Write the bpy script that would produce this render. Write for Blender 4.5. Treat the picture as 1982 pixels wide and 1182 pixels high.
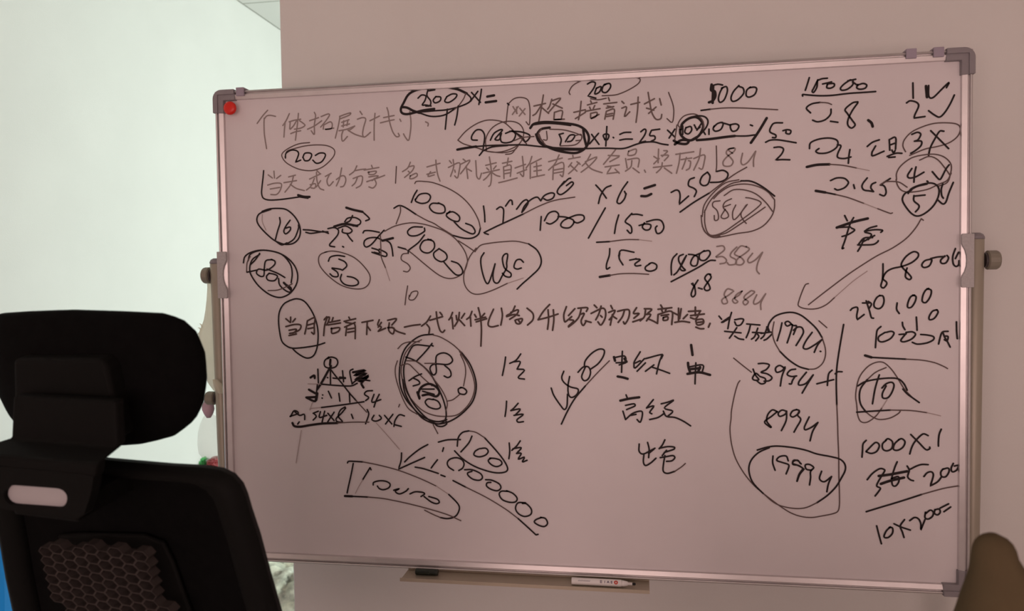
import bpy, bmesh, math, random
from mathutils import Vector, Matrix, noise

for o in list(bpy.data.objects):
    bpy.data.objects.remove(o, do_unlink=True)
SC = bpy.context.scene
COL = SC.collection
rnd = random.Random(7)

# ------------------------------------------------------------------ camera
CAM = Vector((0.14274937, -1.55227818, 1.36985828))
RT = Vector((0.98681519, 0.16123177, -0.01414543))
DN = Vector((-0.00822687, -0.03731705, -0.99926961))
FW = Vector((-0.16164187, 0.98621081, -0.0354986))
FPX = 1500.0
cd = bpy.data.cameras.new('camera')
co = bpy.data.objects.new('camera', cd)
COL.objects.link(co)
co.matrix_world = Matrix(((RT.x, -DN.x, -FW.x, CAM.x), (RT.y, -DN.y, -FW.y, CAM.y), (RT.z, -DN.z, -FW.z, CAM.z), (0, 0, 0, 1)))
cd.sensor_width = 36.0
cd.lens = 36.0 * FPX / 1982.0
cd.clip_start = 0.02
cd.dof.use_dof = True
cd.dof.focus_distance = 1.62
cd.dof.aperture_fstop = 5.6
SC.camera = co

# ------------------------------------------------------------------ world, exposure
w = bpy.data.worlds.new('world'); SC.world = w; w.use_nodes = True
w.node_tree.nodes['Background'].inputs[0].default_value = (0.75, 0.85, 0.80, 1)
w.node_tree.nodes['Background'].inputs[1].default_value = 0.6
SC.view_settings.view_transform = 'Standard'
SC.view_settings.look = 'None'
SC.view_settings.exposure = 0.0
SC.view_settings.gamma = 1.0
SC.view_settings.use_curve_mapping = False
ROOM_LIGHT_W = 52.0
ROOM_LIGHT_COL = (1.0, 0.635, 0.585)
WINDOW_W = 120.0
WINDOW_COL = (0.87, 1.0, 0.95)

# ------------------------------------------------------------------ helpers
def ray(px, py):
    return RT * ((px - 991) / FPX) + DN * ((py - 591) / FPX) + FW
def hit(px, py, p, n):
    d = ray(px, py); n = Vector(n); p = Vector(p)
    return CAM + d * ((p - CAM).dot(n) / d.dot(n))
def depth(px, py, d):
    return CAM + ray(px, py) * d

def tag(o, label=None, cat=None, group=None, kind=None):
    if label: o['label'] = label
    if cat: o['category'] = cat
    if group: o['group'] = group
    if kind: o['kind'] = kind
    return o
def thing(name, loc, label, cat, group=None):
    o = bpy.data.objects.new(name, None); COL.objects.link(o)
    o.location = loc; o.empty_display_size = 0.05
    return tag(o, label, cat, group)
def wloc(o):
    v = Vector((0, 0, 0))
    while o is not None:
        v += o.location; o = o.parent
    return v

def mat(name, col, rough=0.5, metal=0.0, vary=0.0, scale=8.0, bump=0.0, bscale=120.0, spec=0.5, trans=0.0, sheen=0.0, clear=0.0):
    m = bpy.data.materials.new(name); m.use_nodes = True
    nt = m.node_tree; b = nt.nodes['Principled BSDF']
    b.inputs['Base Color'].default_value = (*col, 1)
    b.inputs['Roughness'].default_value = rough
    b.inputs['Metallic'].default_value = metal
    b.inputs['Specular IOR Level'].default_value = spec
    if sheen: b.inputs['Sheen Weight'].default_value = sheen
    tc = nt.nodes.new('ShaderNodeTexCoord')
    if vary:
        n = nt.nodes.new('ShaderNodeTexNoise'); n.inputs['Scale'].default_value = scale; n.inputs['Detail'].default_value = 4
        nt.links.new(tc.outputs['Object'], n.inputs['Vector'])
        r = nt.nodes.new('ShaderNodeValToRGB')
        r.color_ramp.elements[0].position = 0.3; r.color_ramp.elements[1].position = 0.7
        r.color_ramp.elements[0].color = (*[c * (1 - vary) for c in col], 1)
        r.color_ramp.elements[1].color = (*[min(1, c * (1 + vary)) for c in col], 1)
        nt.links.new(n.outputs['Fac'], r.inputs['Fac']); nt.links.new(r.outputs['Color'], b.inputs['Base Color'])
    if bump:
        n = nt.nodes.new('ShaderNodeTexNoise'); n.inputs['Scale'].default_value = bscale; n.inputs['Detail'].default_value = 3
        nt.links.new(tc.outputs['Object'], n.inputs['Vector'])
        bp = nt.nodes.new('ShaderNodeBump'); bp.inputs['Strength'].default_value = bump; bp.inputs['Distance'].default_value = 0.002
        nt.links.new(n.outputs['Fac'], bp.inputs['Height']); nt.links.new(bp.outputs['Normal'], b.inputs['Normal'])
    if trans:
        t = nt.nodes.new('ShaderNodeBsdfTranslucent'); t.inputs['Color'].default_value = (*col, 1)
        mx = nt.nodes.new('ShaderNodeMixShader'); mx.inputs[0].default_value = trans
        out = nt.nodes['Material Output']
        nt.links.new(b.outputs[0], mx.inputs[1]); nt.links.new(t.outputs[0], mx.inputs[2]); nt.links.new(mx.outputs[0], out.inputs[0])
        if clear:      # thin film lets part of the light straight through
            tp = nt.nodes.new('ShaderNodeBsdfTransparent'); m2 = nt.nodes.new('ShaderNodeMixShader'); m2.inputs[0].default_value = clear
            nt.links.new(mx.outputs[0], m2.inputs[1]); nt.links.new(tp.outputs[0], m2.inputs[2]); nt.links.new(m2.outputs[0], out.inputs[0])
    return m

M = {}
M['wall'] = mat('wall_paint', (0.78, 0.77, 0.74), 0.85, vary=0.02, scale=3, bump=0.15, bscale=220)
M['floor'] = mat('floor_tile', (0.42, 0.40, 0.37), 0.35, vary=0.1, scale=2)
M['board'] = mat('whiteboard_enamel', (0.735, 0.69, 0.705), 0.38, vary=0.045, scale=3.0, spec=0.35)
M['alu'] = mat('brushed_aluminium', (0.70, 0.665, 0.665), 0.40, 0.9, vary=0.04, scale=30)
M['cap'] = mat('grey_plastic', (0.26, 0.24, 0.255), 0.45, vary=0.05, scale=60, bump=0.2, bscale=500)
M['clip'] = mat('lilac_plastic', (0.36, 0.31, 0.38), 0.4)
M['bracket'] = mat('speckled_plastic', (0.46, 0.44, 0.44), 0.5, vary=0.08, scale=260, bump=0.2, bscale=600)
M['post'] = mat('painted_steel', (0.37, 0.335, 0.265), 0.4, 0.2, vary=0.03, scale=20)
M['knob'] = mat('knob_plastic', (0.25, 0.23, 0.18), 0.45, vary=0.05, scale=60)
M['hub'] = mat('dark_plastic', (0.05, 0.04, 0.04), 0.4)
M['tray'] = mat('tray_metal', (0.46, 0.40, 0.31), 0.42, 0.35, vary=0.05, scale=12)
M['rubber'] = mat('caster_rubber', (0.03, 0.03, 0.03), 0.6)
M['ink_k'] = mat('black_marker_ink', (0.020, 0.014, 0.014), 0.6, spec=0.2)
M['ink_m'] = mat('thin_marker_ink', (0.125, 0.085, 0.080), 0.6, spec=0.2)
M['ink_n'] = mat('brown_marker_ink', (0.085, 0.055, 0.048), 0.6, spec=0.2)
M['ink_h'] = mat('worn_marker_ink', (0.17, 0.125, 0.115), 0.6, spec=0.2)
M['ink_g'] = mat('faded_marker_ink', (0.29, 0.235, 0.225), 0.6, spec=0.2)
M['ink_t'] = mat('faint_marker_ink', (0.42, 0.34, 0.33), 0.6, spec=0.2)
M['magnet'] = mat('red_plastic', (0.72, 0.018, 0.008), 0.35)
M['pen'] = mat('white_plastic', (0.84, 0.82, 0.80), 0.35)
M['pen_ink'] = mat('pen_print', (0.10, 0.07, 0.13), 0.5)
M['pen_red'] = mat('pen_logo_red', (0.55, 0.05, 0.03), 0.5)
M['nib'] = mat('pen_nib', (0.01, 0.01, 0.01), 0.8)
M['pencap'] = mat('dark_green_plastic', (0.012, 0.018, 0.012), 0.4)
M['fabric'] = mat('black_fabric', (0.0035, 0.0035, 0.0035), 0.95, vary=0.15, scale=60, bump=0.3, bscale=900, spec=0.06)
M['shell'] = mat('black_plastic', (0.0042, 0.0042, 0.0038), 0.7, bump=0.15, bscale=700, spec=0.10)
M['insert'] = mat('pale_grey_plastic', (0.42, 0.40, 0.41), 0.5)
M['lumbar'] = mat('honeycomb_plastic', (0.045, 0.037, 0.034), 0.75, vary=0.1, scale=40, spec=0.1)
M['bin'] = mat('blue_plastic', (0.0, 0.22, 0.62), 0.4, vary=0.1, scale=4)
M['brown'] = mat('assumed_brown_fabric', (0.110, 0.083, 0.046), 0.95, vary=0.18, scale=9, bump=0.3, bscale=300, spec=0.1)
M['wood'] = mat('dark_wood', (0.09, 0.05, 0.03), 0.5, vary=0.2, scale=15)
M['sack'] = mat('white_plastic_film', (0.60, 0.60, 0.50), 0.35, vary=0.6, scale=22)  # strong mottling puts the shade of the folds into the colour
M['bag'] = mat('cream_plastic_film', (0.86, 0.80, 0.66), 0.45, vary=0.10, scale=14, trans=0.5, clear=0.35)
M['pinkbag'] = mat('pink_plastic_film', (0.84, 0.76, 0.70), 0.45, vary=0.08, scale=10, trans=0.5, clear=0.8)
M['purple'] = mat('purple_plastic_film', (0.62, 0.44, 0.52), 0.45, vary=0.2, scale=30, trans=0.2)
M['green'] = mat('green_plastic', (0.05, 0.38, 0.09), 0.4, vary=0.2, scale=20)
M['red'] = mat('dark_red_plastic', (0.28, 0.03, 0.035), 0.4, vary=0.2, scale=20)
M['frame_white'] = mat('window_frame_paint', (0.8, 0.8, 0.78), 0.4)

def new_obj(name, verts, faces, m, parent=None, smooth=False, mats=None, idx=None, mods=()):
    off = wloc(parent)
    me = bpy.data.meshes.new(name)
    me.from_pydata([tuple(Vector(v) - off) for v in verts], [], faces)
    for mm in (mats or [m]): me.materials.append(mm)
    if idx:
        for p, i in zip(me.polygons, idx): p.material_index = i
    bm = bmesh.new(); bm.from_mesh(me)
    bmesh.ops.recalc_face_normals(bm, faces=bm.faces); bm.to_mesh(me); bm.free()
    if smooth:
        for p in me.polygons: p.use_smooth = True
    o = bpy.data.objects.new(name, me); COL.objects.link(o)
    if parent: o.parent = parent
    for kind, kw in mods:
        md = o.modifiers.new(kind.lower(), kind)
        for k, v in kw.items(): setattr(md, k, v)
    return o

class MB:
    def __init__(s): s.v = []; s.f = []
    def add(s, vs, fs):
        b = len(s.v); s.v += [Vector(v) for v in vs]; s.f += [[b + i for i in f] for f in fs]; return s
    def box(s, x0, x1, y0, y1, z0, z1):
        return s.add([(x, y, z) for x in (x0, x1) for y in (y0, y1) for z in (z0, z1)],
              [(0, 1, 3, 2), (4, 6, 7, 5), (0, 4, 5, 1), (2, 3, 7, 6), (0, 2, 6, 4), (1, 5, 7, 3)])
    def loft(s, rings, cap=True, closed=True):
        n = len(rings[0]); vs = [p for r in rings for p in r]; fs = []
        for i in range(len(rings) - 1):
            for j in range(n if closed else n - 1):
                k = (j + 1) % n
                fs.append((i * n + j, i * n + k, (i + 1) * n + k, (i + 1) * n + j))
        if cap:
            fs.append(tuple(range(n))[::-1]); fs.append(tuple((len(rings) - 1) * n + j for j in range(n)))
        return s.add(vs, fs)
    def tube(s, pts, r, n=16, cap=True):
        pts = [Vector(p) for p in pts]; rr = r if isinstance(r, (list, tuple)) else [r] * len(pts)
        rings = []
        for i, p in enumerate(pts):
            t = (pts[min(i + 1, len(pts) - 1)] - pts[max(i - 1, 0)])
            if t.length < 1e-9: t = pts[-1] - pts[0]
            t.normalize()
            a = Vector((0, 0, 1)) if abs(t.z) < 0.9 else Vector((1, 0, 0))
            u = t.cross(a).normalized(); v = t.cross(u)
            rings.append([p + (u * math.cos(2 * math.pi * k / n) + v * math.sin(2 * math.pi * k / n)) * rr[i] for k in range(n)])
        return s.loft(rings, cap)
    def prism(s, poly, d):
        d = Vector(d); n = len(poly); p = [Vector(q) for q in poly]
        fs = [tuple(range(n)), tuple(range(2 * n - 1, n - 1, -1))] + [(i, (i + 1) % n, n + (i + 1) % n, n + i) for i in range(n)]
        return s.add(p + [q + d for q in p], fs)
    def build(s, name, m, parent=None, smooth=False, bevel=0.0, seg=2, sub=0):
        mods = []
        if bevel: mods.append(('BEVEL', dict(width=bevel, segments=seg, limit_method='ANGLE', angle_limit=0.6)))
        if sub: mods.append(('SUBSURF', dict(levels=sub, render_levels=sub)))
        o = new_obj(name, s.v, s.f, m, parent, smooth, mods=mods)
        return o

def smooth_path(pts, step=4):
    """Catmull-Rom through the points; a repeated point makes a corner."""
    out = []; n = len(pts)
    if n == 2: return [Vector(pts[0]), Vector(pts[1])]
    P = [Vector(p) for p in pts]
    for i in range(n - 1):
        p1, p2 = P[i], P[i + 1]
        if (p2 - p1).length < 1e-7: continue
        p0 = P[i - 1] if i else p1 * 2 - p2
        p3 = P[i + 2] if i + 2 < n else p2 * 2 - p1
        if (p0 - p1).length < 1e-7: p0 = p1 * 2 - p2
        if (p3 - p2).length < 1e-7: p3 = p2 * 2 - p1
        # centripetal-ish tangents limited by segment length
        L = (p2 - p1).length
        m1 = (p2 - p0) * 0.5; m2 = (p3 - p1) * 0.5
        if m1.length > L * 1.2: m1 = m1.normalized() * L * 1.2
        if m2.length > L * 1.2: m2 = m2.normalized() * L * 1.2
        for k in range(step):
            t = k / step
            h = (2*t**3 - 3*t**2 + 1, t**3 - 2*t**2 + t, -2*t**3 + 3*t**2, t**3 - t**2)
            out.append(p1 * h[0] + m1 * h[1] + p2 * h[2] + m2 * h[3])
    out.append(P[-1])
    return out

def ribbon(path, w):
    """flat 2D stroke with round ends -> (verts2d, faces)"""
    vs = []; fs = []
    n = len(path); h = w / 2
    def nrm(i):
        t = path[min(i + 1, n - 1)] - path[max(i - 1, 0)]
        if t.length < 1e-9: t = Vector((1, 0))
        t.normalize(); return Vector((-t.y, t.x))
    for i, p in enumerate(path):
        k = nrm(i); vs += [p + k * h, p - k * h]
        if i: fs.append((2*i - 2, 2*i - 1, 2*i + 1, 2*i))
    for end, sgn in ((0, -1), (n - 1, 1)):
        k = nrm(end); t = Vector((k.y, -k.x)) * sgn
        b = len(vs); ring = []
        for a in range(1, 6):
            an = math.pi * a / 6
            vs.append(path[end] + k * (h * math.cos(an)) + t * (h * math.sin(an)))
            ring.append(b + a - 1)
        fs.append([2*end] + ring + [2*end + 1])
    return vs, fs

# ------------------------------------------------------------------ room
WALL_Y = 0.18; LEFT_X = -1.86; CEIL = 2.80; EDGE_X = hit(554.5, 591, (0, WALL_Y, 0), (0, 1, 0)).x; RIGHT_X = 2.6; BACK_Y = -3.4; FAR_Y = 4.2; BR_X = 1.5
MB().box(LEFT_X - .12, RIGHT_X + .12, BACK_Y - .12, FAR_Y + .12, -0.12, 0).build('floor', M['floor'])['kind'] = 'structure'
cm = bpy.data.materials.new('ceiling_tiles'); cm.use_nodes = True
nt = cm.node_tree; b = nt.nodes['Principled BSDF']; b.inputs['Roughness'].default_value = 0.9
tc = nt.nodes.new('ShaderNodeTexCoord'); mp = nt.nodes.new('ShaderNodeMapping'); mp.inputs['Location'].default_value = (0.66, 0.182, 0)
br = nt.nodes.new('ShaderNodeTexBrick'); br.offset = 0; br.inputs['Scale'].default_value = 1.0
br.inputs['Brick Width'].default_value = 0.6; br.inputs['Row Height'].default_value = 0.6; br.inputs['Mortar Size'].default_value = 0.006
br.inputs['Color1'].default_value = (0.76, 0.76, 0.73, 1); br.inputs['Color2'].default_value = (0.76, 0.76, 0.73, 1); br.inputs['Mortar'].default_value = (0.42, 0.42, 0.38, 1)
nt.links.new(tc.outputs['Object'], mp.inputs['Vector']); nt.links.new(mp.outputs['Vector'], br.inputs['Vector']); nt.links.new(br.outputs['Color'], b.inputs['Base Color'])
MB().box(LEFT_X - .12, RIGHT_X + .12, BACK_Y - .12, FAR_Y + .12, CEIL, CEIL + .12).build('ceiling', cm)['kind'] = 'structure'
def wall(name, *bx):
    o = MB()
    for q in bx: o.box(*q)
    o = o.build(name, M['wall'], bevel=0.004); o['kind'] = 'structure'; return o
wall('wall_left', (LEFT_X - .12, LEFT_X, BACK_Y - .12, FAR_Y + .12, 0, CEIL))
wall('wall_front', (EDGE_X, RIGHT_X + .12, WALL_Y, WALL_Y + .12, 0, CEIL))
wall('wall_right', (RIGHT_X, RIGHT_X + .12, BACK_Y, WALL_Y, 0, CEIL))
FX0, FX1, FZ0, FZ1 = -1.4, 1.9, 0.4, 1.95
wall('wall_back', (LEFT_X, FX0, BACK_Y - .12, BACK_Y, 0, CEIL), (FX1, RIGHT_X + .12, BACK_Y - .12, BACK_Y, 0, CEIL),
     (FX0, FX1, BACK_Y - .12, BACK_Y, 0, FZ0), (FX0, FX1, BACK_Y - .12, BACK_Y, FZ1, CEIL))
wall('wall_far', (LEFT_X, BR_X + .12, FAR_Y, FAR_Y + .12, 0, CEIL))
WY0, WY1, WZ0, WZ1 = 1.7, 3.0, 0.9, 2.0
wall('wall_side', (BR_X, BR_X + .12, WALL_Y + .12, WY0, 0, CEIL), (BR_X, BR_X + .12, WY1, FAR_Y, 0, CEIL),
     (BR_X, BR_X + .12, WY0, WY1, 0, WZ0), (BR_X, BR_X + .12, WY0, WY1, WZ1, CEIL))
# the window of the room behind, daylight through it
win = bpy.data.objects.new('window_1', None); COL.objects.link(win); win.location = (BR_X + .06, (WY0 + WY1) / 2, WZ0); win['kind'] = 'structure'
f = MB(); t = .05; x0, x1 = BR_X + .03, BR_X + .09
f.box(x0, x1, WY0, WY1, WZ0, WZ0 + t); f.box(x0, x1, WY0, WY1, WZ1 - t, WZ1)
for y in (WY0, (WY0 + WY1) / 2 - t / 2, WY1 - t): f.box(x0, x1, y, y + t, WZ0 + t, WZ1 - t)
f.build('window_frame', M['frame_white'], win)
g = bpy.data.materials.new('window_glass'); g.use_nodes = True; nt = g.node_tree
gl = nt.nodes.new('ShaderNodeBsdfGlossy'); gl.inputs['Roughness'].default_value = 0.02
tr = nt.nodes.new('ShaderNodeBsdfTransparent'); mx = nt.nodes.new('ShaderNodeMixShader'); mx.inputs[0].default_value = 0.08
nt.links.new(tr.outputs[0], mx.inputs[1]); nt.links.new(gl.outputs[0], mx.inputs[2]); nt.links.new(mx.outputs[0], nt.nodes['Material Output'].inputs[0])
MB().box(BR_X + .057, BR_X + .063, WY0 + t, (WY0 + WY1) / 2 - t / 2, WZ0 + t, WZ1 - t).build('pane', g, win)
MB().box(BR_X + .057, BR_X + .063, (WY0 + WY1) / 2 + t / 2, WY1 - t, WZ0 + t, WZ1 - t).build('pane', g, win)
ld = bpy.data.lights.new('daylight', 'AREA'); ld.shape = 'RECTANGLE'; ld.size = WY1 - WY0; ld.size_y = WZ1 - WZ0
ld.energy = WINDOW_W; ld.color = WINDOW_COL
lo = bpy.data.objects.new('daylight', ld); COL.objects.link(lo); lo.location = (BR_X + .2, (WY0 + WY1) / 2, (WZ0 + WZ1) / 2)
lo.rotation_euler = (0, math.radians(90), 0)
lo.rotation_euler = Vector((-1, 0, 0)).to_track_quat('-Z', 'Y').to_euler()
# unseen window added behind the camera, pinkish fill for soft frontal light
added_win = bpy.data.objects.new('added_window', None); COL.objects.link(added_win); added_win.location = ((FX0 + FX1) / 2, BACK_Y - .06, FZ0); added_win['kind'] = 'structure'
f = MB(); y0, y1 = BACK_Y - .09, BACK_Y - .03
f.box(FX0, FX1, y0, y1, FZ0, FZ0 + t); f.box(FX0, FX1, y0, y1, FZ1 - t, FZ1)
for x in (FX0, (FX0 + FX1) / 2 - t / 2, FX1 - t): f.box(x, x + t, y0, y1, FZ0 + t, FZ1 - t)
f.build('window_frame', M['frame_white'], added_win)
MB().box(FX0 + t, (FX0 + FX1) / 2 - t / 2, BACK_Y - .063, BACK_Y - .057, FZ0 + t, FZ1 - t).build('pane', g, added_win)
MB().box((FX0 + FX1) / 2 + t / 2, FX1 - t, BACK_Y - .063, BACK_Y - .057, FZ0 + t, FZ1 - t).build('pane', g, added_win)
ld = bpy.data.lights.new('front_fill_light', 'AREA'); ld.shape = 'RECTANGLE'; ld.size = FX1 - FX0; ld.size_y = FZ1 - FZ0
ld.energy = ROOM_LIGHT_W; ld.color = ROOM_LIGHT_COL
lo = bpy.data.objects.new('front_fill_light', ld); COL.objects.link(lo); lo.location = ((FX0 + FX1) / 2, BACK_Y - .2, (FZ0 + FZ1) / 2)
lo.rotation_euler = Vector((0, 1, 0)).to_track_quat('-Z', 'Y').to_euler()

# ------------------------------------------------------------------ whiteboard on its stand
ZB = 1.27; BW, BH = 0.75, 0.5072
XL, XR, ZT, ZBOT = -BW, BW, ZB + BH, ZB - BH
SURF = 0.006
wb = thing('whiteboard', (0, 0.04, 0), 'rolling whiteboard with aluminium frame, covered in black and grey handwriting', 'whiteboard')
surf = MB().box(XL + .015, XR - .015, SURF, SURF + .012, ZBOT + .015, ZT - .015).build('writing_surface', M['board'], wb)
MB().box(XL + .018, XR - .018, SURF + .0122, SURF + .015, ZBOT + .018, ZT - .018).build('backing_panel', M['cap'], wb)
PROF = [(0, .018), (0, .001), (.0013, -.0035), (.0034, -.005), (.0052, -.0038), (.0056, .002), (.0082, .002), (.0084, -.0030), (.0100, -.0038), (.0184, -.0007), (.0192, .0055), (.0192, .018)]
def bar(axis, out):
    rings = []
    for e in (0, 1):
        r = []
        for d, y in PROF:
            if axis == 'x':
                z = ZT - d if out > 0 else ZBOT + d
                x = XL + d if e == 0 else XR - d
            else:
                x = XR - d if out > 0 else XL + d
                z = ZBOT + d if e == 0 else ZT - d
            r.append((x, y, z))
        rings.append(r)
    o = MB().loft(rings).build('frame_bar', M['alu'], wb)
for a, s in (('x', 1), ('x', -1), ('z', 1), ('z', -1)): bar(a, s)
def corner(sx, sz):
    X = XR if sx > 0 else XL; Z = ZT if sz > 0 else ZBOT
    A, T, r = .047, .0205, .019; e = .0018
    def L(a, tt, y0, y1, off=0.0):
        q = []
        q.append((-e + off, a)); 
        for k in range(0, 7):
            an = math.pi / 2 * k / 6
            q.append((-e + off + r - r * math.cos(an), -e + off + r - r * math.sin(an)))
        q += [(a, -e + off), (a, tt), (tt, tt), (tt, a)]
        return [(X - sx * p, y0, Z - sz * z) for p, z in q], (0, y1 - y0, 0)
    m = MB(); m.prism(*L(A, T, .019, -.0052)); m.prism(*L(A, .0088, -.005, -.0085))
    return m.build('corner_cap', M['cap'], wb, bevel=.0012)
for sx in (1, -1):
    for sz in (1, -1): corner(sx, sz)
def clip(px, py):
    p = hit(px, py, (0, -.004, 0), (0, 1, 0))
    m = MB(); m.box(p.x - .009, p.x + .009, -.0085, -.004, ZT - .0135, ZT + .002); m.box(p.x - .009, p.x + .009, -.0085, .022, ZT + .0005, ZT + .0045)
    m.build('frame_clip', M['clip'], wb, bevel=.001)
for q in ((1763, 106), (1816, 102), (466, 182)): clip(*q)
def bracket(sx, py0, py1, pxo):
    X = XR if sx > 0 else XL
    z0 = hit(pxo, py1, (0, -.006, 0), (0, 1, 0)).z; z1 = hit(pxo, py0, (0, -.006, 0), (0, 1, 0)).z
    h = z1 - z0
    prof = [(0, -.001), (0, .0190), (.03, .0205), (.17, .0205), (.22, .0190), (.30, .0148), (.40, .0122), (.5, .0116), (.6, .0122), (.70, .0148), (.78, .0190), (.83, .0210), (.97, .0210), (1.0, .0190), (1.0, -.001)]
    poly = [(X - sx * d, -.0045, z1 - t * h) for t, d in prof]
    MB().prism(poly, (0, -.0055, 0)).build('clamp_bracket', M['bracket'], wb, bevel=.0008)
bracket(1, 452, 556, 1870); bracket(-1, 487, 577, 432)
PY = .042; PR = .015
def post(px0, py0, px1, py1, sx, ptop):
    a = hit(px0, py0, (0, PY, 0), (0, 1, 0)); b_ = hit(px1, py1, (0, PY, 0), (0, 1, 0))
    sl = (b_.x - a.x) / (b_.z - a.z); c = -sx * PR
    zt = hit(px0, ptop, (0, PY, 0), (0, 1, 0)).z
    X = lambda z: a.x + c + sl * (z - a.z)
    p = MB().tube([(X(.09), PY, .09), (X(zt - .012), PY, zt - .012)], PR, 24).build('post', M['post'], wb, smooth=True, bevel=.001)
    cp = MB().tube([(X(zt), PY, zt - .012), (X(zt), PY, zt - .008), (X(zt), PY, zt - .003), (X(zt), PY, zt)], [PR * 1.03, PR * 1.03, PR * .85, PR * .5], 24).build('post_cap', M['cap'], wb, smooth=True)
    return X
XRp = post(1904.5, 475, 1896, 1000, 1, 450)
XLp = post(408, 510, 424, 900, -1, 500)
def knob(px, py, X, sx, length, rad, gap):
    z = hit(px, py, (0, PY, 0), (0, 1, 0)).z; xc = X(z)
    MB().tube([(xc - sx * .03, PY, z), (xc + sx * (PR + gap + .004), PY, z)], .006, 16).build('pivot_bolt', M['hub'], wb, smooth=True)
    k = MB(); n = 28; x0 = xc + sx * (PR + gap); rings = []
    for dx, rr in ((0, rad * .82), (.002, rad), (length - .003, rad), (length, rad * .9)):
        rings.append([(x0 + sx * dx, PY + rr * (1 + .02 * (i % 2)) * math.cos(2 * math.pi * i / n), z + rr * (1 + .02 * (i % 2)) * math.sin(2 * math.pi * i / n)) for i in range(n)])
    o = k.loft(rings).build('clamp_knob', M['knob'], wb)
    MB().tube([(x0 - sx * .004, PY, z), (x0 + sx * .002, PY, z)], rad * .78, 24).build('knob_washer', M['hub'], o)
knob(1916, 503, XRp, 1, .021, .0178, .004)
knob(398, 533, XLp, -1, .016, .0178, .001)
knob(403, 770, XLp, -1, .020, .0148, .002)
# cross bar, feet and casters (below the picture)
zc = .30
MB().tube([(XLp(zc) + PR * .6, PY, zc), (XRp(zc) - PR * .6, PY, zc)], .011, 16).build('cross_bar', M['post'], wb, smooth=True)
for X in (XLp, XRp):
    x = X(.09)
    ft = MB().box(x - .02, x + .02, PY - .30, PY + .12, .070, .095).build('foot_bar', M['post'], wb, bevel=.004)
    for y in (PY - .27, PY + .09):
        MB().tube([(x - .011, y, .025), (x + .011, y, .025)], .025, 24).tube([(x, y, .048), (x, y, .071)], .006, 10).build('caster', M['rubber'], ft)
# pen tray
zt = ZBOT - .0035
ta = hit(779, 1116, (0, 0, zt), (0, 0, 1)); tb = hit(1257, 1133, (0, 0, zt), (0, 0, 1))
TY0 = -.054
tr_ = MB(); tr_.box(ta.x, tb.x, TY0, .012, zt - .0022, zt); tr_.box(ta.x, tb.x, TY0 - .0018, TY0, zt - .0022, zt + .0045)
tr_.box(ta.x, tb.x, .004, .006, zt, ZBOT + .001)
tray = tr_.build('pen_tray', M['tray'], wb)

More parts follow.
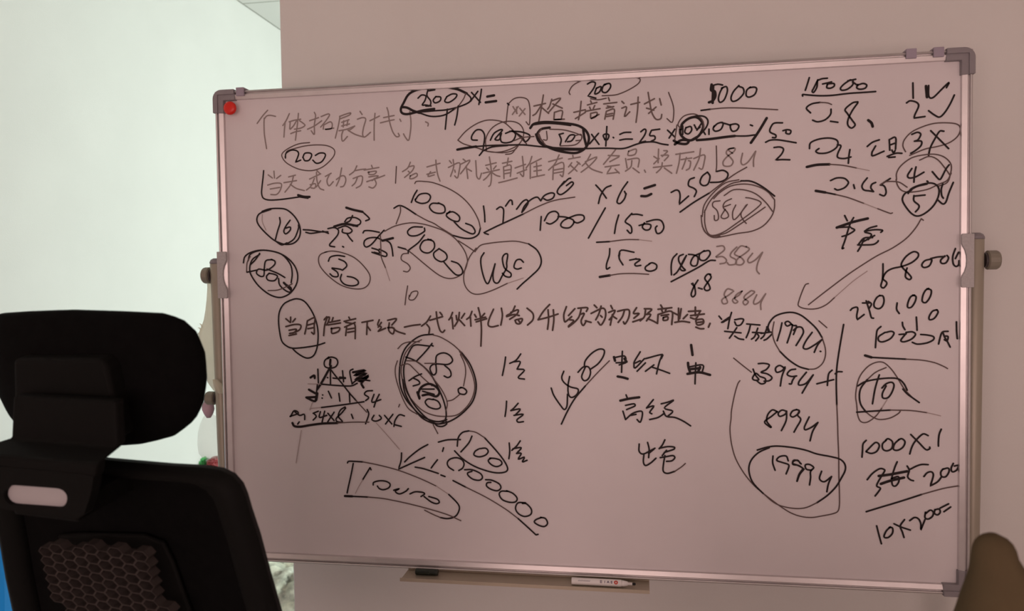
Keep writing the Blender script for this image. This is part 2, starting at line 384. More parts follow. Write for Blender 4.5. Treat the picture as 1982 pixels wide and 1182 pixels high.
# handwriting
INK = """A
#handwritten_heading|faded grey heading of eight handwritten characters at top left
g 285,585 340,510 385,460
g 355,540 375,515 410,508 460,518
g 352,535 350,600 355,700 375,825
g 592,492 560,560 530,605
g 552,570 545,640 540,715
g 678,490 672,560 660,660 650,745
g 590,570 640,555 700,545
g 660,560 630,610 600,640
g 600,570 595,635
g 690,560 725,585 740,605 700,630 640,640
g 605,682 650,665 700,655
g 830,480 842,510 830,600 830,690 800,655
g 785,560 870,530
g 765,640 830,610 900,560
g 895,520 960,495 975,505 940,560 890,620
g 920,590 915,640
g 920,600 980,570 1000,590 990,635 930,642 1015,630
g 1070,520 1120,500 1175,485 1165,505 1080,540
g 1075,515 1060,600 1030,725
g 1090,575 1160,550
g 1090,610 1165,590
g 1110,560 1105,620
g 1150,555 1140,605
g 1065,655 1140,640 1215,610
g 1105,650 1090,700 1100,755 1145,710
g 1215,610 1180,640 1155,650
g 1150,650 1220,690 1300,715
g 1265,470 1285,500
g 1240,545 1290,530 1320,545 1300,620 1290,690 1310,715 1365,670
g 1360,560 1450,515
g 1408,490 1400,600 1400,745
g 1522,435 1535,480 1545,560 1575,660 1610,710 1640,705 1630,680
g 1490,530 1590,510
g 1460,580 1540,560 1590,550
g 1645,545 1655,565
g 1740,470 1750,560 1748,640 1730,745 1700,720 1680,685
g 1890,570 1915,585 1912,610
#circled_number|black oval around 200 under the faded heading
m 785,768 680,780 580,825 525,870 525,910 570,965 680,1020 800,1035 900,1005 980,940 1022,880 1015,830 950,797 850,790 740,800 640,825 570,850 550,905
k 555,915 560,870 610,840 660,845 680,870 670,910 650,955 650,955 700,935
k 720,910 740,870 790,868 805,890 780,935 740,940 725,915
k 840,890 880,868 925,870 935,895 900,950 850,965 815,935
#bracket_mark|black corner bracket left of the faded line
k 347,1035 340,1110 330,1200 328,1255 345,1298 400,1315 500,1311 600,1298 690,1285
K 675,1268 730,1283 785,1285
k 690,1285 730,1292 770,1298
#handwritten_line|long faded grey line of handwritten characters
g 445,1040 450,1105
g 390,1075 430,1105
g 510,1080 470,1110
g 385,1173 450,1155 515,1160 505,1220 470,1262 415,1262
g 410,1210 500,1195
g 585,1095 650,1078
g 540,1150 660,1130
g 630,1090 610,1160 550,1240
g 600,1165 660,1205 735,1225
g 785,1115 890,1065
g 830,1110 800,1180 755,1220
g 790,1170 840,1160 835,1200 800,1200
g 850,1050 855,1130 880,1200 920,1220
g 890,1130 850,1190
g 855,1035 885,1065
g 935,1090 990,1060
g 975,1070 950,1130 970,1180 1010,1140
g 1040,1120 1090,1085 1120,1090 1130,1130 1110,1180 1080,1190
g 1090,1010 1070,1110 1040,1180
g 1235,990 1210,1040 1165,1075
g 1220,1035 1270,1025 1320,1020
g 1200,1110 1270,1085 1290,1100 1275,1170 1230,1200
g 1240,1100 1220,1150 1190,1180
g 1375,985 1385,1010
g 1305,1030 1445,1005
g 1340,1050 1420,1040 1400,1070 1350,1070 1350,1050
g 1350,1095 1440,1085 1380,1130
g 1400,1110 1420,1160 1390,1200 1350,1190
g 1330,1140 1420,1110 1500,1080
m 1612,995 1608,1070 1604,1155
g 1745,955 1720,1010 1670,1045
g 1725,1000 1780,990 1760,1040 1690,1100
g 1725,1040 1740,1055
g 1745,1085 1800,1060 1810,1085 1770,1110 1740,1110 1745,1085
B
g 130,1000 255,965
g 215,935 220,1000 235,1080 255,1135
g 130,1070 210,1050
g 165,1045 140,1090 200,1075
g 345,940 365,965
g 335,1005 440,960 435,1050 420,1105 395,1085
g 380,930 385,1000 355,1090
g 395,1030 400,1050
g 475,925 500,945
g 450,975 540,935 500,1000 450,1065
g 505,990 520,1110
g 520,1020 555,1040
g 595,940 600,1020 605,1090 630,1115 650,1060
g 690,985 790,960
g 700,1010 720,1030
g 790,990 765,1020
g 665,1060 820,1025
g 725,905 740,1000 745,1100 735,1170 720,1185
g 740,1050 700,1100 670,1125
g 745,1050 790,1080 825,1090
g 850,965 940,945
g 905,915 895,980
g 860,1000 865,1110
g 860,1000 930,985 925,1090
g 865,1035 925,1025
g 868,1065 925,1055
g 815,1150 880,1135 990,1105
g 970,1010 1070,975
g 1040,900 1050,1000 1050,1090 1020,1065
g 990,1060 1080,1025
g 1130,900 1110,960 1075,1010
g 1115,980 1115,1110
g 1120,970 1220,920
g 1150,1000 1220,985
g 1150,1040 1220,1030
g 1175,960 1180,1080
g 1130,1100 1250,1075
g 1290,950 1420,915
g 1390,885 1350,970 1290,1030
g 1335,990 1330,1120
g 1335,990 1430,960 1425,1090 1400,1075
g 1340,1030 1425,1015
g 1340,1060 1425,1045
g 1480,925 1590,905
g 1520,890 1525,915
g 1510,960 1480,1000
g 1560,950 1590,975
g 1580,960 1530,1020 1480,1065
g 1500,985 1560,1040
g 1690,880 1650,950 1610,990
g 1640,950 1750,905 1690,980 1600,1050
g 1640,960 1700,1020 1800,1055
C
g 155,835 95,910 40,975
g 85,890 190,895
g 100,950 185,905
g 55,1000 190,980
g 110,1005 70,1065 70,1065 185,1050
g 150,1020 190,1060
g 280,850 350,830 340,880 275,890 280,850
g 250,920 265,1010
g 270,930 375,920 370,1000
g 310,940 300,1000 250,1040
g 320,1010 380,1055
g 430,1030 440,1050
g 520,900 550,920
g 520,970 570,920
g 565,830 560,960
g 615,845 650,850 600,900
g 590,890 660,890 620,940
g 515,1005 690,985
g 600,960 590,1010 545,1055
g 620,1010 690,1060
g 730,880 900,855
g 770,870 760,960 735,1060
g 780,930 880,915
g 830,910 810,970 790,1020
g 850,940 870,950 860,1010 830,1030
g 900,920 1000,885 1000,950 980,1020 950,1010
g 965,825 950,920 900,1030
m 1115,800 1118,900 1118,990 1112,1045
g 1270,870 1230,835 1290,820 1285,850 1220,900 1180,950 1190,990 1250,990 1275,950 1250,910 1210,870 1230,830 1280,820
g 1365,870 1350,950 1370,980 1420,950 1490,850
g 1490,850 1470,930 1470,995
B
#circled_number|bold black oval around 2500 at the top edge
K 310,240 200,245 90,255 10,275 -50,315 -92,390 -118,445 -108,485 -60,497 20,480 100,460 200,447
K -110,430 -60,435 0,465 60,485
k 60,485 150,515 230,518 310,500 390,450
K 310,240 420,260 510,300
k 510,300 550,345 530,385 440,425 320,455 200,465 80,475 20,470
m 500,300 480,350 430,420 395,450
k 45,345 80,315 120,325 110,370 85,410 120,410 170,420
k 140,265 130,320 165,370 160,415 120,420
k 150,275 205,265
k 215,330 260,335 255,370 210,390 190,365 215,330
k 320,330 370,305 415,310 400,345 340,385 300,375 320,330
k 325,450 315,540 305,640
k 428,420 415,520 395,600
#handwritten_sum|black x 1 = beside the top oval
k 555,290 600,340 640,385
k 615,280 545,375
k 650,260 640,330 625,405
K 705,330 770,318
K 690,385 790,372
#circled_number|black oval around 200 at the top edge
m 1495,310 1485,285 1520,225 1600,180 1680,160
K 1650,163 1750,158 1860,155
m 1860,155 1980,150 2100,148 2160,162 2150,200 2090,245 2000,290 1920,315 1800,322
k 1660,210 1700,190 1735,200 1720,250 1665,325 1665,325 1740,345
k 1745,250 1790,235 1775,285 1730,305 1745,250
k 1820,215 1870,205 1880,240 1840,290 1800,280 1810,230 1840,210
m 1690,350 1760,360 1840,345
#handwritten_heading|brown heading with a boxed first character in the upper middle
m 905,400 895,480 885,580
m 905,400 960,350 1030,338 1090,360 1110,430 1112,520 1105,600 1075,570
k 898,395 912,408
g 950,425 990,490
g 1000,425 945,500
g 985,430 985,490
g 1015,440 1065,500
g 1065,445 1010,515
h 1150,420 1260,395
h 1240,315 1220,440 1195,570
h 1215,420 1170,490 1140,510
h 1220,430 1290,490
h 1320,355 1300,420 1280,450
h 1320,370 1405,345 1350,410 1290,480
h 1330,400 1420,440
h 1345,480 1340,550
h 1345,480 1420,465 1410,545 1410,545 1340,550 1440,545
h 1530,480 1640,455
h 1600,375 1590,470 1575,550
h 1545,540 1640,480
h 1690,370 1700,395
h 1660,410 1750,385
h 1680,430 1690,450
h 1730,415 1715,445
h 1640,470 1780,445
h 1690,490 1690,530
h 1690,490 1750,480 1740,520 1690,540 1770,500
h 1860,340 1870,370
h 1815,400 1940,385
h 1850,420 1900,430
h 1840,440 1910,425
h 1840,470 1825,545
h 1840,470 1915,450 1905,545
h 1845,500 1900,490
h 1840,520 1900,510
C
h 215,375 235,395
h 215,440 260,430 240,520 290,475
h 300,405 385,385
h 370,335 365,450 350,575
h 465,290 480,380 500,480 540,545 585,540 595,500
h 430,400 525,350
h 450,440 520,460
h 470,490 540,430
h 575,350 590,410
m 660,290 700,400 710,480 695,575 645,540
B
#struck_number|struck-out 200 in crossing ovals
m 425,745 500,660 600,590 700,555 800,558 870,580 930,630 1000,700 1080,780
m 425,745 480,780 580,810 680,840
k 610,745 560,740 560,700 600,650 650,650 680,700 670,800 660,850 630,890
m 700,850 690,740 740,640 830,580 930,565 1010,590 1050,650 1045,720 1000,790 900,840 800,860 700,850 600,815
k 735,745 770,680 830,645 850,650 790,720 780,740 820,740 840,680
k 880,680 940,660 975,690 950,750 890,770 840,760 830,710 830,680
k 920,660 1020,665 1100,690 1110,720 1070,760 1040,720 1000,690 940,655
m 960,750 1040,720 1150,710
m 700,850 850,865 960,840 1000,800
k 660,850 750,810 900,795
m 880,880 940,870 980,820
#underline_mark|wavy black underline below the struck numbers
K 420,835 500,820 600,805
k 600,805 750,795 900,792 1050,790 1200,805 1400,820 1600,825 1770,822 1870,822 1970,826 2033,818 2123,785 2203,765 2293,762 2363,780 2428,790
#circled_number|bold black oval around 1500
K 1115,630 1150,590 1250,572 1400,580 1550,600 1630,640 1670,700 1670,760 1640,820 1560,865 1450,860 1330,830 1230,780 1190,730 1180,690 1220,640 1300,625
k 1130,600 1250,585 1380,590 1500,605
K 1170,690 1200,760 1260,800 1400,830 1600,835
m 1220,640 1190,700 1240,760
m 1200,690 1220,740 1260,790
m 1270,660 1275,740 1240,740
k 1390,690 1410,740 1400,790
k 1390,690 1430,680
k 1450,760 1490,700 1540,700 1510,750 1470,760
m 1550,700 1600,690 1600,740 1550,750
K 1620,640 1630,720 1650,800
m 1300,640 1450,650 1600,700 1600,740 1540,790 1400,800
#handwritten_sum|black x 6 = 25 beside the bold oval
k 1700,690 1770,785
k 1765,680 1680,780
k 1845,615 1840,700 1835,800
k 1825,735 1810,700 1840,685 1865,700 1850,740 1825,740
k 1905,718 1910,722
C
k 195,690 240,672 300,670
k 195,745 250,735 315,735
k 395,665 430,640 445,655 430,700 380,770 380,770 440,755
k 495,655 480,700 525,705 530,735 495,755
k 500,650 575,640
#circled_number|heavily ringed 100
k 650,650 720,715
k 720,640 665,725
K 780,640 790,590 850,540 920,525 970,560 990,620 950,700 880,745 820,735 775,690 770,640
m 770,630 750,590 800,520 880,495 940,510 990,570 990,650
k 850,545 920,515 1000,520 1035,560 1020,620 960,690 880,740
k 795,610 795,690
k 830,625 870,615 880,650 850,685 815,670 825,625
k 905,600 930,640 960,620
k 930,650 970,590
K 710,750 760,775 830,780 850,750 780,745 720,785
m 740,600 720,740
#underlined_number|black 100 with a thick underline and a slash
k 985,650 1010,690
k 1045,640 1045,690
k 1090,620 1130,585 1180,580 1160,640 1110,660 1085,640 1095,610
k 1170,580 1210,590 1240,600
k 1240,600 1300,590 1330,610 1310,650 1270,660 1250,630 1250,600
K 930,745 1050,735 1200,715 1290,705
k 1290,705 1400,705 1480,695
k 1440,600 1460,608
K 1595,535 1520,660 1445,770
#handwritten_fraction|black fraction 50 over 2
k 1745,580 1670,582 1640,610 1625,665 1680,695 1680,720 1650,720
k 1750,655 1790,645 1825,655 1815,685 1780,680 1780,660
k 1585,765 1630,745 1700,742 1790,755 1875,770
k 1665,815 1720,810 1755,830 1735,880 1680,935 1680,935 1740,930 1815,932
#underlined_number|black underlined 5000
K 1070,215 1065,270 1100,280 1105,330 1080,370 1045,385
k 1080,225 1130,212 1175,220
K 1085,230 1080,390
k 1165,250 1210,235 1220,280 1190,360 1150,385 1135,350 1150,290 1175,245
k 1330,225 1280,280 1255,340 1270,375 1320,360 1375,300 1370,250 1335,235
k 1430,245 1480,240 1500,260 1480,310 1430,335 1400,320 1405,270 1440,240
k 970,462 1060,450
m 1060,450 1200,438 1350,438 1500,445 1700,455
D
#underlined_number|black underlined 15000
k 228,150 210,210 190,270
k 400,155 350,160 310,175
k 305,180 300,240 270,290 255,280 270,250 310,170
k 355,210 400,200 440,190
k 400,210 460,205 465,230 430,250 395,245 400,215
k 620,170 560,210 525,250 540,270 590,260 640,220 645,185
k 595,180 670,165
k 640,190 690,225
k 690,220 740,205 775,220 760,250 710,260 680,245 690,215
k 165,325 165,310 220,315 330,322 450,318 600,300 750,290 860,282
#handwritten_number|black 0.8 with a stroke
k 240,485 200,440 250,400 330,385
m 330,385 400,390 440,405
k 435,450 430,500 380,550 310,570 260,555
k 430,565 500,575
k 690,380 640,390 570,450 590,490 640,560 665,600 630,630 595,600 600,540 640,460 690,390
K 790,555 820,580 832,615
#underlined_number|black underlined 0.4
k 230,825 240,770 320,735 420,725 490,745 500,790 470,830 400,865 320,870 290,850 320,825
k 495,790 530,800 500,870 500,910 560,920 625,905
k 615,835 605,900 600,965
K 205,1000 300,980 420,975
m 420,975 550,985 680,1010
t 680,1010 800,1035
#handwritten_word|black handwritten word beside the circled 3
k 780,805 830,765 895,742
k 860,800 825,860
k 825,860 830,895 940,850
k 990,740 995,840
k 990,740 1050,720 1050,830
k 1000,790 1040,775
k 1015,840 1030,865 1045,845
k 970,900 1050,870 1110,870
k 985,910 1045,905
#tick_list|black 1 and 2, each with a tick
k 1215,200 1218,345
K 1340,230 1350,335
k 1365,225 1365,320 1385,345 1420,330 1500,250 1560,195 1535,245
k 1155,390 1190,370 1250,385 1270,420 1235,500 1225,535 1225,535 1330,520
k 1365,465 1420,505 1470,525 1520,480 1570,400 1610,315
#circled_number|oval around 3 and a cross
m 1145,855 1120,800 1135,740 1200,670 1300,620 1420,585 1550,580 1640,595 1668,640 1640,710 1560,770 1450,805 1330,830 1185,890
k 1205,690 1260,670 1290,690 1265,740 1230,755
k 1230,755 1295,755 1290,800 1230,850 1195,870
k 1385,655 1450,720 1555,825
k 1510,660 1470,660 1420,740 1380,820 1365,890
#circled_number|circle around 4 and a tick
m 1060,1120 1060,1060 1100,990 1200,915 1320,885 1430,880 1520,910 1580,980 1570,1080 1540,1150 1460,1182
m 1280,935 1370,900 1450,930 1520,1010 1570,1080
m 1055,1120 1065,1165 1090,1208 1130,1233 1200,1240 1350,1215 1460,1165 1540,1130 1580,1060
k 1205,1015 1165,1080 1180,1105 1240,1095 1320,1050
k 1245,1000 1230,1070 1225,1145
k 1350,1135 1358,1140
k 1400,1045 1460,1115 1480,1115 1530,1020 1560,980
#underlined_number|black underlined 0.45
k 430,1130 490,1105 560,1108 598,1140 595,1165 560,1200 500,1220 470,1208
k 650,1170 660,1205
k 780,1105 740,1155 730,1190 750,1220 800,1228 835,1235
k 860,1148 825,1165 815,1200 840,1235
k 1000,1110 945,1145 915,1165
k 905,1173 930,1175 950,1195 960,1243 940,1275 900,1262
m 905,1168 950,1143 1020,1138 1090,1148 1160,1193
H
K 290,95 380,110
k 380,110 480,130
m 480,130 600,160 750,215
t 750,215 880,265
m 880,265 1000,310 1020,305
#circled_number|circle around 5 with a tick
k 1170,120 1200,75 1280,40 1380,20 1440,40 1465,90 1450,170 1400,250 1320,315 1250,335 1190,300 1130,220 1115,170 1140,120 1200,90
k 1175,100 1250,55 1350,30
k 1225,140 1225,190 1270,230 1270,260 1240,295
k 1230,145 1330,135
k 1500,30 1485,80 1490,140 1505,165
k 1450,180 1500,220 1530,200 1560,110 1600,15
#handwritten_word|black handwritten word under the circled 5
k 565,330 590,380
k 650,350 620,400
K 490,445 560,420 650,390 785,358
k 490,445 580,440 620,440
k 540,530 600,510 660,470 630,450
k 620,400 600,460 570,560 540,645 555,640
k 870,430 800,450 755,480
k 755,480 850,465 925,470 910,490
k 760,490 820,510 790,560
k 850,520 740,580
k 700,600 750,545 830,540
k 690,610 760,610 840,605 880,580 885,570
k 750,550 720,620 690,670
#arrow_mark|long curved brown arrow down to the circled 199U
m 1295,360 1315,375
m 1295,360 1240,450 1150,550 1020,640 880,710 750,790 600,890 400,1040 220,1180
m 220,978 190,990 150,1080 122,1170 130,1195 180,1215 260,1221 330,1208 400,1172 470,1110
t 470,1110 640,960 780,860
#handwritten_number|black 5800 by the right clamp
k 930,790 930,860 925,940 910,1000 935,1020 965,985 960,960 930,930 960,870 1020,835 1110,815 1200,780 1260,730 1265,690 1220,675 1150,720 1105,790 1120,830 1170,880 1200,920 1180,940 1145,915 1150,860 1160,830
k 1390,745 1330,760 1300,800 1320,825 1370,810 1395,760 1385,740
k 1385,740 1450,725 1520,720
k 1540,710 1555,735 1530,780 1490,785 1480,755 1520,715
k 1620,645 1595,720 1600,790 1625,815 1650,800 1655,760
k 1650,680 1620,740
L
#handwritten_number|black 200,100 at the right
k 620,100 640,80 680,70 690,90 680,150 685,190 685,190 750,140
k 735,30 800,30
k 770,10 800,100 820,170 840,175
k 800,80 820,40 790,15
k 900,-40 930,-35 940,10 925,60 890,85 850,70 845,30 870,-20 900,-42
k 1065,30 1060,90 1085,130
k 1215,-45 1245,-30 1235,20 1200,70 1165,70 1170,20 1195,-30 1230,-45
k 1350,-105 1390,-90 1380,-30 1340,25 1305,15 1310,-40 1335,-90 1365,-108
k 1440,95 1400,110 1370,160 1375,190 1420,175 1455,120 1445,95
#underlined_number|black underlined 1000 at the right
k 1115,215 1120,250 1140,285
k 1248,165 1252,230 1255,290
k 910,255 875,290 865,360 858,455
k 960,310 1010,300 1035,320 1000,370 930,400 890,390 890,350 950,310
k 1085,330 1150,325
k 1150,310 1210,305 1240,330 1200,375 1130,400 1100,385 1150,320
k 1290,330 1350,335 1410,350 1410,380 1350,410 1260,422 1210,405
k 1460,420 1480,340 1500,305 1550,300
k 1500,310 1520,360 1545,400 1570,450
k 1515,345 1550,350 1540,390 1515,380
k 1630,210 1632,300 1638,370
K 760,530 820,548
k 820,548 950,555 1150,565
m 1150,565 1300,575 1420,598 1510,635 1545,655
#circled_number|loops around a 10
m 680,1000 670,900 700,750 770,650 850,600 930,595 1000,650 1060,730 1120,830 1160,880 1200,920
k 1120,850 1160,895 1200,925 1275,978
k 690,820 760,780 880,755 1000,745 1080,755 1130,800 1160,860
m 960,645 860,690 780,760
k 780,760 720,840 705,920 720,1000 770,1070
m 770,1070 830,1115 900,1140 1000,1125 1080,1080 1100,1050
m 680,1000 690,1100 720,1160 780,1165 860,1110 920,1030
t 920,1030 970,950
k 895,715 870,790 850,870 830,990
k 920,840 960,800 1010,785 1035,810 1020,870 980,930 930,935 925,890 960,820
k 680,1070 800,1062 1000,1050
m 1000,1050 1200,1055 1350,1075
t 1350,1075 1480,1105
#curved_line|long line curving round the 1999U
k 555,235 535,350 510,500 490,650 485,800 490,1000
m 490,1000 498,1180 500,1283 508,1483 510,1683 515,1833 515,1953 500,2013 450,2038 350,2058 250,2073 150,2063 50,2028 -53,1963 -173,1873 -293,1773 -393,1653 -473,1513 -513,1373 -528,1233 -518,1133 -513,1050 -483,900 -453,800 -433,770
K
#handwritten_word|black handwritten word before the circled 199U
k 1140,155 1165,185
k 1165,215 1240,165
k 1260,120 1240,190 1225,275
k 1175,215 1235,180
k 1290,190 1350,180 1375,190 1350,235 1310,245 1290,210
k 1195,300 1350,315
k 1310,265 1280,310 1240,365
k 1290,345 1330,370 1375,378
k 1405,230 1530,240
k 1440,240 1425,300 1400,360
k 1460,310 1550,315
k 1510,270 1480,350 1450,375
k 1500,320 1520,350 1490,390
k 1540,320 1650,310 1600,370 1570,385
k 1600,260 1570,340 1540,370
K 1600,260 1615,300
#circled_number|black oval around 199U
k 1605,270 1620,220 1670,160 1750,128 1840,120 1923,148 2003,210 2073,280 2123,360
m 2123,360 2153,460 2153,540 2123,610 2063,655 1993,662
k 1993,662 1913,640 1843,600 1780,550 1720,490
m 1720,490 1670,400 1650,310 1665,210
k 1740,220 1725,290 1695,390
k 1840,240 1800,205 1770,220 1790,250 1840,235 1820,320 1790,410
k 1850,290 1890,260 1930,265 1945,310 1915,370 1875,435
k 1855,245 1880,250 1850,330
k 2028,310 1970,390 1943,455 1980,468 2050,430 2120,380
k 2120,380 2080,430 2048,500
k 2105,490 2110,492
m 2093,200 2168,265
#handwritten_number|black 3994 with a dash
m 1280,555 1360,620 1450,690
k 1465,660 1490,720 1520,760 1480,765 1460,745 1490,700 1520,720
k 1515,608 1570,605 1620,620 1590,665 1540,690 1600,705 1645,740 1620,770 1570,775
k 1530,730 1580,750 1580,790 1540,800 1500,770
k 1770,655 1720,625 1680,650 1690,690 1740,675 1770,640
k 1770,650 1740,730 1725,820
k 1870,660 1820,670 1790,710 1830,730 1880,725
k 1865,730 1840,770 1830,800 1810,800
k 1973,690 1905,775 1903,812 1970,795 2038,715
k 2038,715 1985,800 1933,888
k 2073,800 2153,780 2233,760
k 2218,670 2188,700 2178,750 2173,815
k 2248,705 2273,685 2313,685
#handwritten_number|black 899U
k 1695,1065 1650,1048 1610,1085 1595,1130 1600,1165 1640,1215 1610,1200 1575,1160 1640,1110 1695,1065
k 1780,1060 1740,1050 1705,1080 1720,1110 1770,1090 1785,1060
k 1785,1060 1780,1150 1735,1245
k 1880,1045 1840,1060 1820,1100 1850,1115 1900,1080 1905,1055 1880,1045
k 1905,1060 1890,1100 1920,1140 1880,1215 1855,1260
k 2000,1115 1955,1210 1963,1238 2023,1213 2083,1168
k 2083,1168 2033,1253 2008,1343
O
#circled_number|black oval around 1999U
k 1505,298 1600,270 1700,260 1850,275 1970,300 2073,335 2203,360 2293,385 2338,430 2343,490 2303,570 2253,650 2173,730 2073,800
m 2073,800 1973,845 1873,855 1750,835 1660,795 1560,710
k 1560,710 1480,630 1440,560 1425,470 1450,390 1520,320 1620,275
k 1655,355 1652,420 1675,490
k 1800,400 1780,355 1720,360 1690,395 1740,415 1800,435 1805,460 1780,525
k 1915,425 1890,395 1850,405 1845,435 1900,445 1950,480
k 1950,480 1910,530 1885,595
k 1923,430 1893,400 1853,395 1843,425 1883,440 1933,465
k 1938,480 1903,530 1883,595
k 2023,490 1973,480 1963,440 2003,435 2043,465 2013,500 2013,560 2003,630
k 2118,500 2098,570 2143,600 2213,550
k 2213,550 2183,620 2168,695
P
#handwritten_sum|black 1000 x 1
k 770,205 740,240 735,300 730,365
k 770,310 850,230 880,230 895,260 870,310 820,330 770,315
k 960,205 925,240 930,290 970,305 1015,280 1020,220 980,190 955,205
k 1080,200 1040,240 1030,290 1070,300 1120,270 1140,220 1110,190 1080,200
k 1195,150 1270,225 1340,295 1375,285 1375,270
k 1360,160 1310,145 1240,210 1205,270 1185,335
k 1485,100 1465,150 1458,225 1458,260
#struck_number|struck-out 365
k 780,580 830,520 900,475 945,485 945,500
k 945,500 890,590 870,640 905,660 890,690 855,735
K 890,545 1000,530 1160,500
K 910,620 1000,590 1130,560
k 1065,410 1040,470 1015,560 1020,630 1050,640 1080,600 1075,550 1010,570
k 1160,450 1180,490 1165,550 1190,580 1220,590
k 1190,480 1250,450 1300,435 1360,437
#handwritten_number|black 200 after the struck-out 365
k 1320,550 1350,515 1390,505 1410,530 1400,580 1380,640 1380,640 1450,600 1490,550
k 1500,480 1550,470 1560,500 1530,550 1490,550 1480,510 1500,480
k 1600,425 1580,470 1590,505 1630,490 1650,445 1610,450
#underline_mark|slanting underline above 10 x 200
k 770,885 900,845 1100,785 1300,720
m 1300,720 1500,665 1640,640
#handwritten_sum|black 10 x 200 =
k 870,1020 890,1100 915,1190
k 1000,1030 960,1070 940,1125 980,1130 1020,1090 1020,1040 990,1035
k 1035,1000 1100,1030 1190,1060
k 1135,960 1095,1020 1115,1080 1130,1130
k 1185,970 1230,940 1270,955 1290,1000 1290,1060 1290,1060 1330,960
k 1340,900 1380,870 1410,890 1400,930 1360,955 1330,940 1335,890
k 1430,865 1465,860 1475,890 1450,915 1420,900 1425,865
k 1475,850 1555,810
k 1510,885 1575,840
E
#circled_number|black circle around 16
k 335,290 400,268 480,262 560,272 630,325 680,400 698,480 680,550 630,595 560,605 500,590 440,560 360,490 300,420 283,370 300,320 350,290
K 335,295 415,268
k 470,580 520,610 570,590
k 560,605 640,550 680,450 680,420
t 335,320 335,390 370,470
k 500,350 505,400 480,480 460,560
k 600,375 560,430 540,480 560,505 600,470 600,440 560,450
#handwritten_sum|black equals sign and 2
k 725,465 800,470 900,485 960,485
k 750,490 800,500 900,485
k 910,478 965,500
k 960,455 1020,445 1060,470 1050,520 980,600 980,620 1025,628
k 1100,625 1110,630
#struck_number|struck-out scribble beside the 16
K 1020,435 1120,410 1240,430
k 1120,390 1150,355 1220,350 1270,380 1260,415 1200,430
k 1195,330 1170,380 1130,400
k 1060,450 1130,430 1190,470 1160,500 1100,490 1100,460
k 1140,500 1165,540 1195,575
K 1135,255 1200,275 1290,295
k 1290,295 1340,340 1355,365 1320,380
#struck_number|struck-out scribble before the 9000
k 1295,495 1310,475 1370,475 1450,490
k 1495,470 1440,530 1380,600 1330,630 1305,610 1310,570 1350,545 1420,540 1470,560
K 1480,570 1580,545
k 1500,560 1550,590 1570,640 1580,715
k 1380,640 1440,660 1450,690 1400,680
k 1380,680 1440,700 1510,720 1520,690 1470,660 1450,650
m 1460,520 1465,650 1470,730 1510,830
t 1510,830 1550,950
#circled_number|slanted oval around 10000
k 1590,260 1640,235 1700,255 1800,320
m 1800,320 1900,375 1970,405 2023,440 2153,520
k 2153,520 2253,545 2333,545 2393,510 2413,450
m 2413,450 2393,370 2333,260 2243,160 2123,80 1973,20 1873,5 1803,5 1788,25
m 1650,240 1650,300 1610,410
k 1810,90 1780,140 1755,205
k 1793,180 1833,130 1903,120 1938,150 1913,200 1853,215 1798,195 1793,175
k 2013,215 1953,215 1928,250 1963,295 2023,310 2073,295 2068,240 2013,210
k 2093,310 2153,295 2213,340 2203,385 2143,375 2088,330 2123,290
k 2163,390 2223,450 2293,490 2343,505 2363,480 2333,430 2273,405
#circled_number|slanted oval around 9000
m 1500,480 1600,430 1740,400 1860,410 1970,440 2073,480 2173,550 2253,650 2288,740 2283,800 2253,870 2193,915 2113,930 2023,900 1903,810 1760,690 1700,650
k 1700,650 1630,630
k 1860,440 1770,440 1720,480 1740,520 1810,520 1880,480 1880,450
k 1880,515 1820,590 1730,660 1725,690
k 1943,560 1873,570 1838,630 1863,675 1923,685 1973,640 1968,580 1913,555
k 2013,650 1968,690 1983,740 2043,770 2093,740 2083,690 2018,645
k 2063,770 2123,840 2183,895 2233,890 2243,850 2203,790 2138,765
#handwritten_number|thin 5 under the slanted 9000
m 1720,690 1670,700 1660,750 1720,790 1745,830 1720,865 1680,860
#handwritten_number|thin 10 under the 5
m 1720,1000 1705,1090 1695,1180
m 1740,1100 1760,1060 1810,1050 1815,1080 1780,1130 1735,1130 1735,1090
#circled_number|heavily ringed 80
k 155,780 170,720 230,680 320,660 430,670 540,710 630,790 670,880 665,970 620,1050 560,1095 490,1110 400,1080 300,1000 230,900 215,830 240,750 310,700
k 200,760 220,700 300,665 400,665 520,700 600,790 620,880 610,970
m 185,870 190,780 220,720
k 310,690 270,750 220,800
k 190,870 280,850
k 430,750 370,760 355,820 350,900 320,910 280,880 300,840 380,850 450,800 455,765 420,748
k 400,880 450,890 480,910 450,950 390,945 375,910 400,880
k 380,840 480,880 550,920
k 490,930 500,990 550,1040 600,1060 610,1020 560,985
K 540,970 610,1040
m 390,1045 480,1040 560,1010 620,980
#circled_number|black oval around 30
m 930,680 1000,668 1100,685 1210,730 1300,810 1360,900 1350,980 1290,1025 1190,1025 1080,990 970,910 890,820 870,750 890,700 950,675
k 965,765 985,725 1050,710 1120,720
k 1065,745 1120,770 1140,810 1100,850
k 1000,835 1050,870 1055,910 1010,910 980,885
k 1000,830 1070,840 1100,850
k 1090,890 1080,940 1120,985 1190,1000 1245,985 1245,950 1200,920 1145,910
F
#circled_number|rounded outline around 480
m 600,640 540,720 500,820 480,920 500,1010 560,1070 640,1078 760,1040 900,975
t 900,975 1050,925
m 590,670 640,615 720,595 850,580 980,575 1100,600
k 1100,600 1180,660 1220,750 1200,830 1120,910 1040,980 990,1030
k 675,685 645,740 650,830 680,940 710,980 740,920 780,790
k 780,790 760,890 770,960 810,970 850,900
k 850,900 890,830 890,780 900,700 870,700 850,740 870,830 930,880 925,915 880,910 850,880
k 1050,775 1020,748 980,760 960,820 990,840 1030,830
m 430,570 510,620 590,675
#underlined_number|black slanted 15000 with an arrow
k 670,240 680,320 683,390
k 795,270 830,248 860,270 860,340 855,400
k 880,240 920,185 940,190 945,225
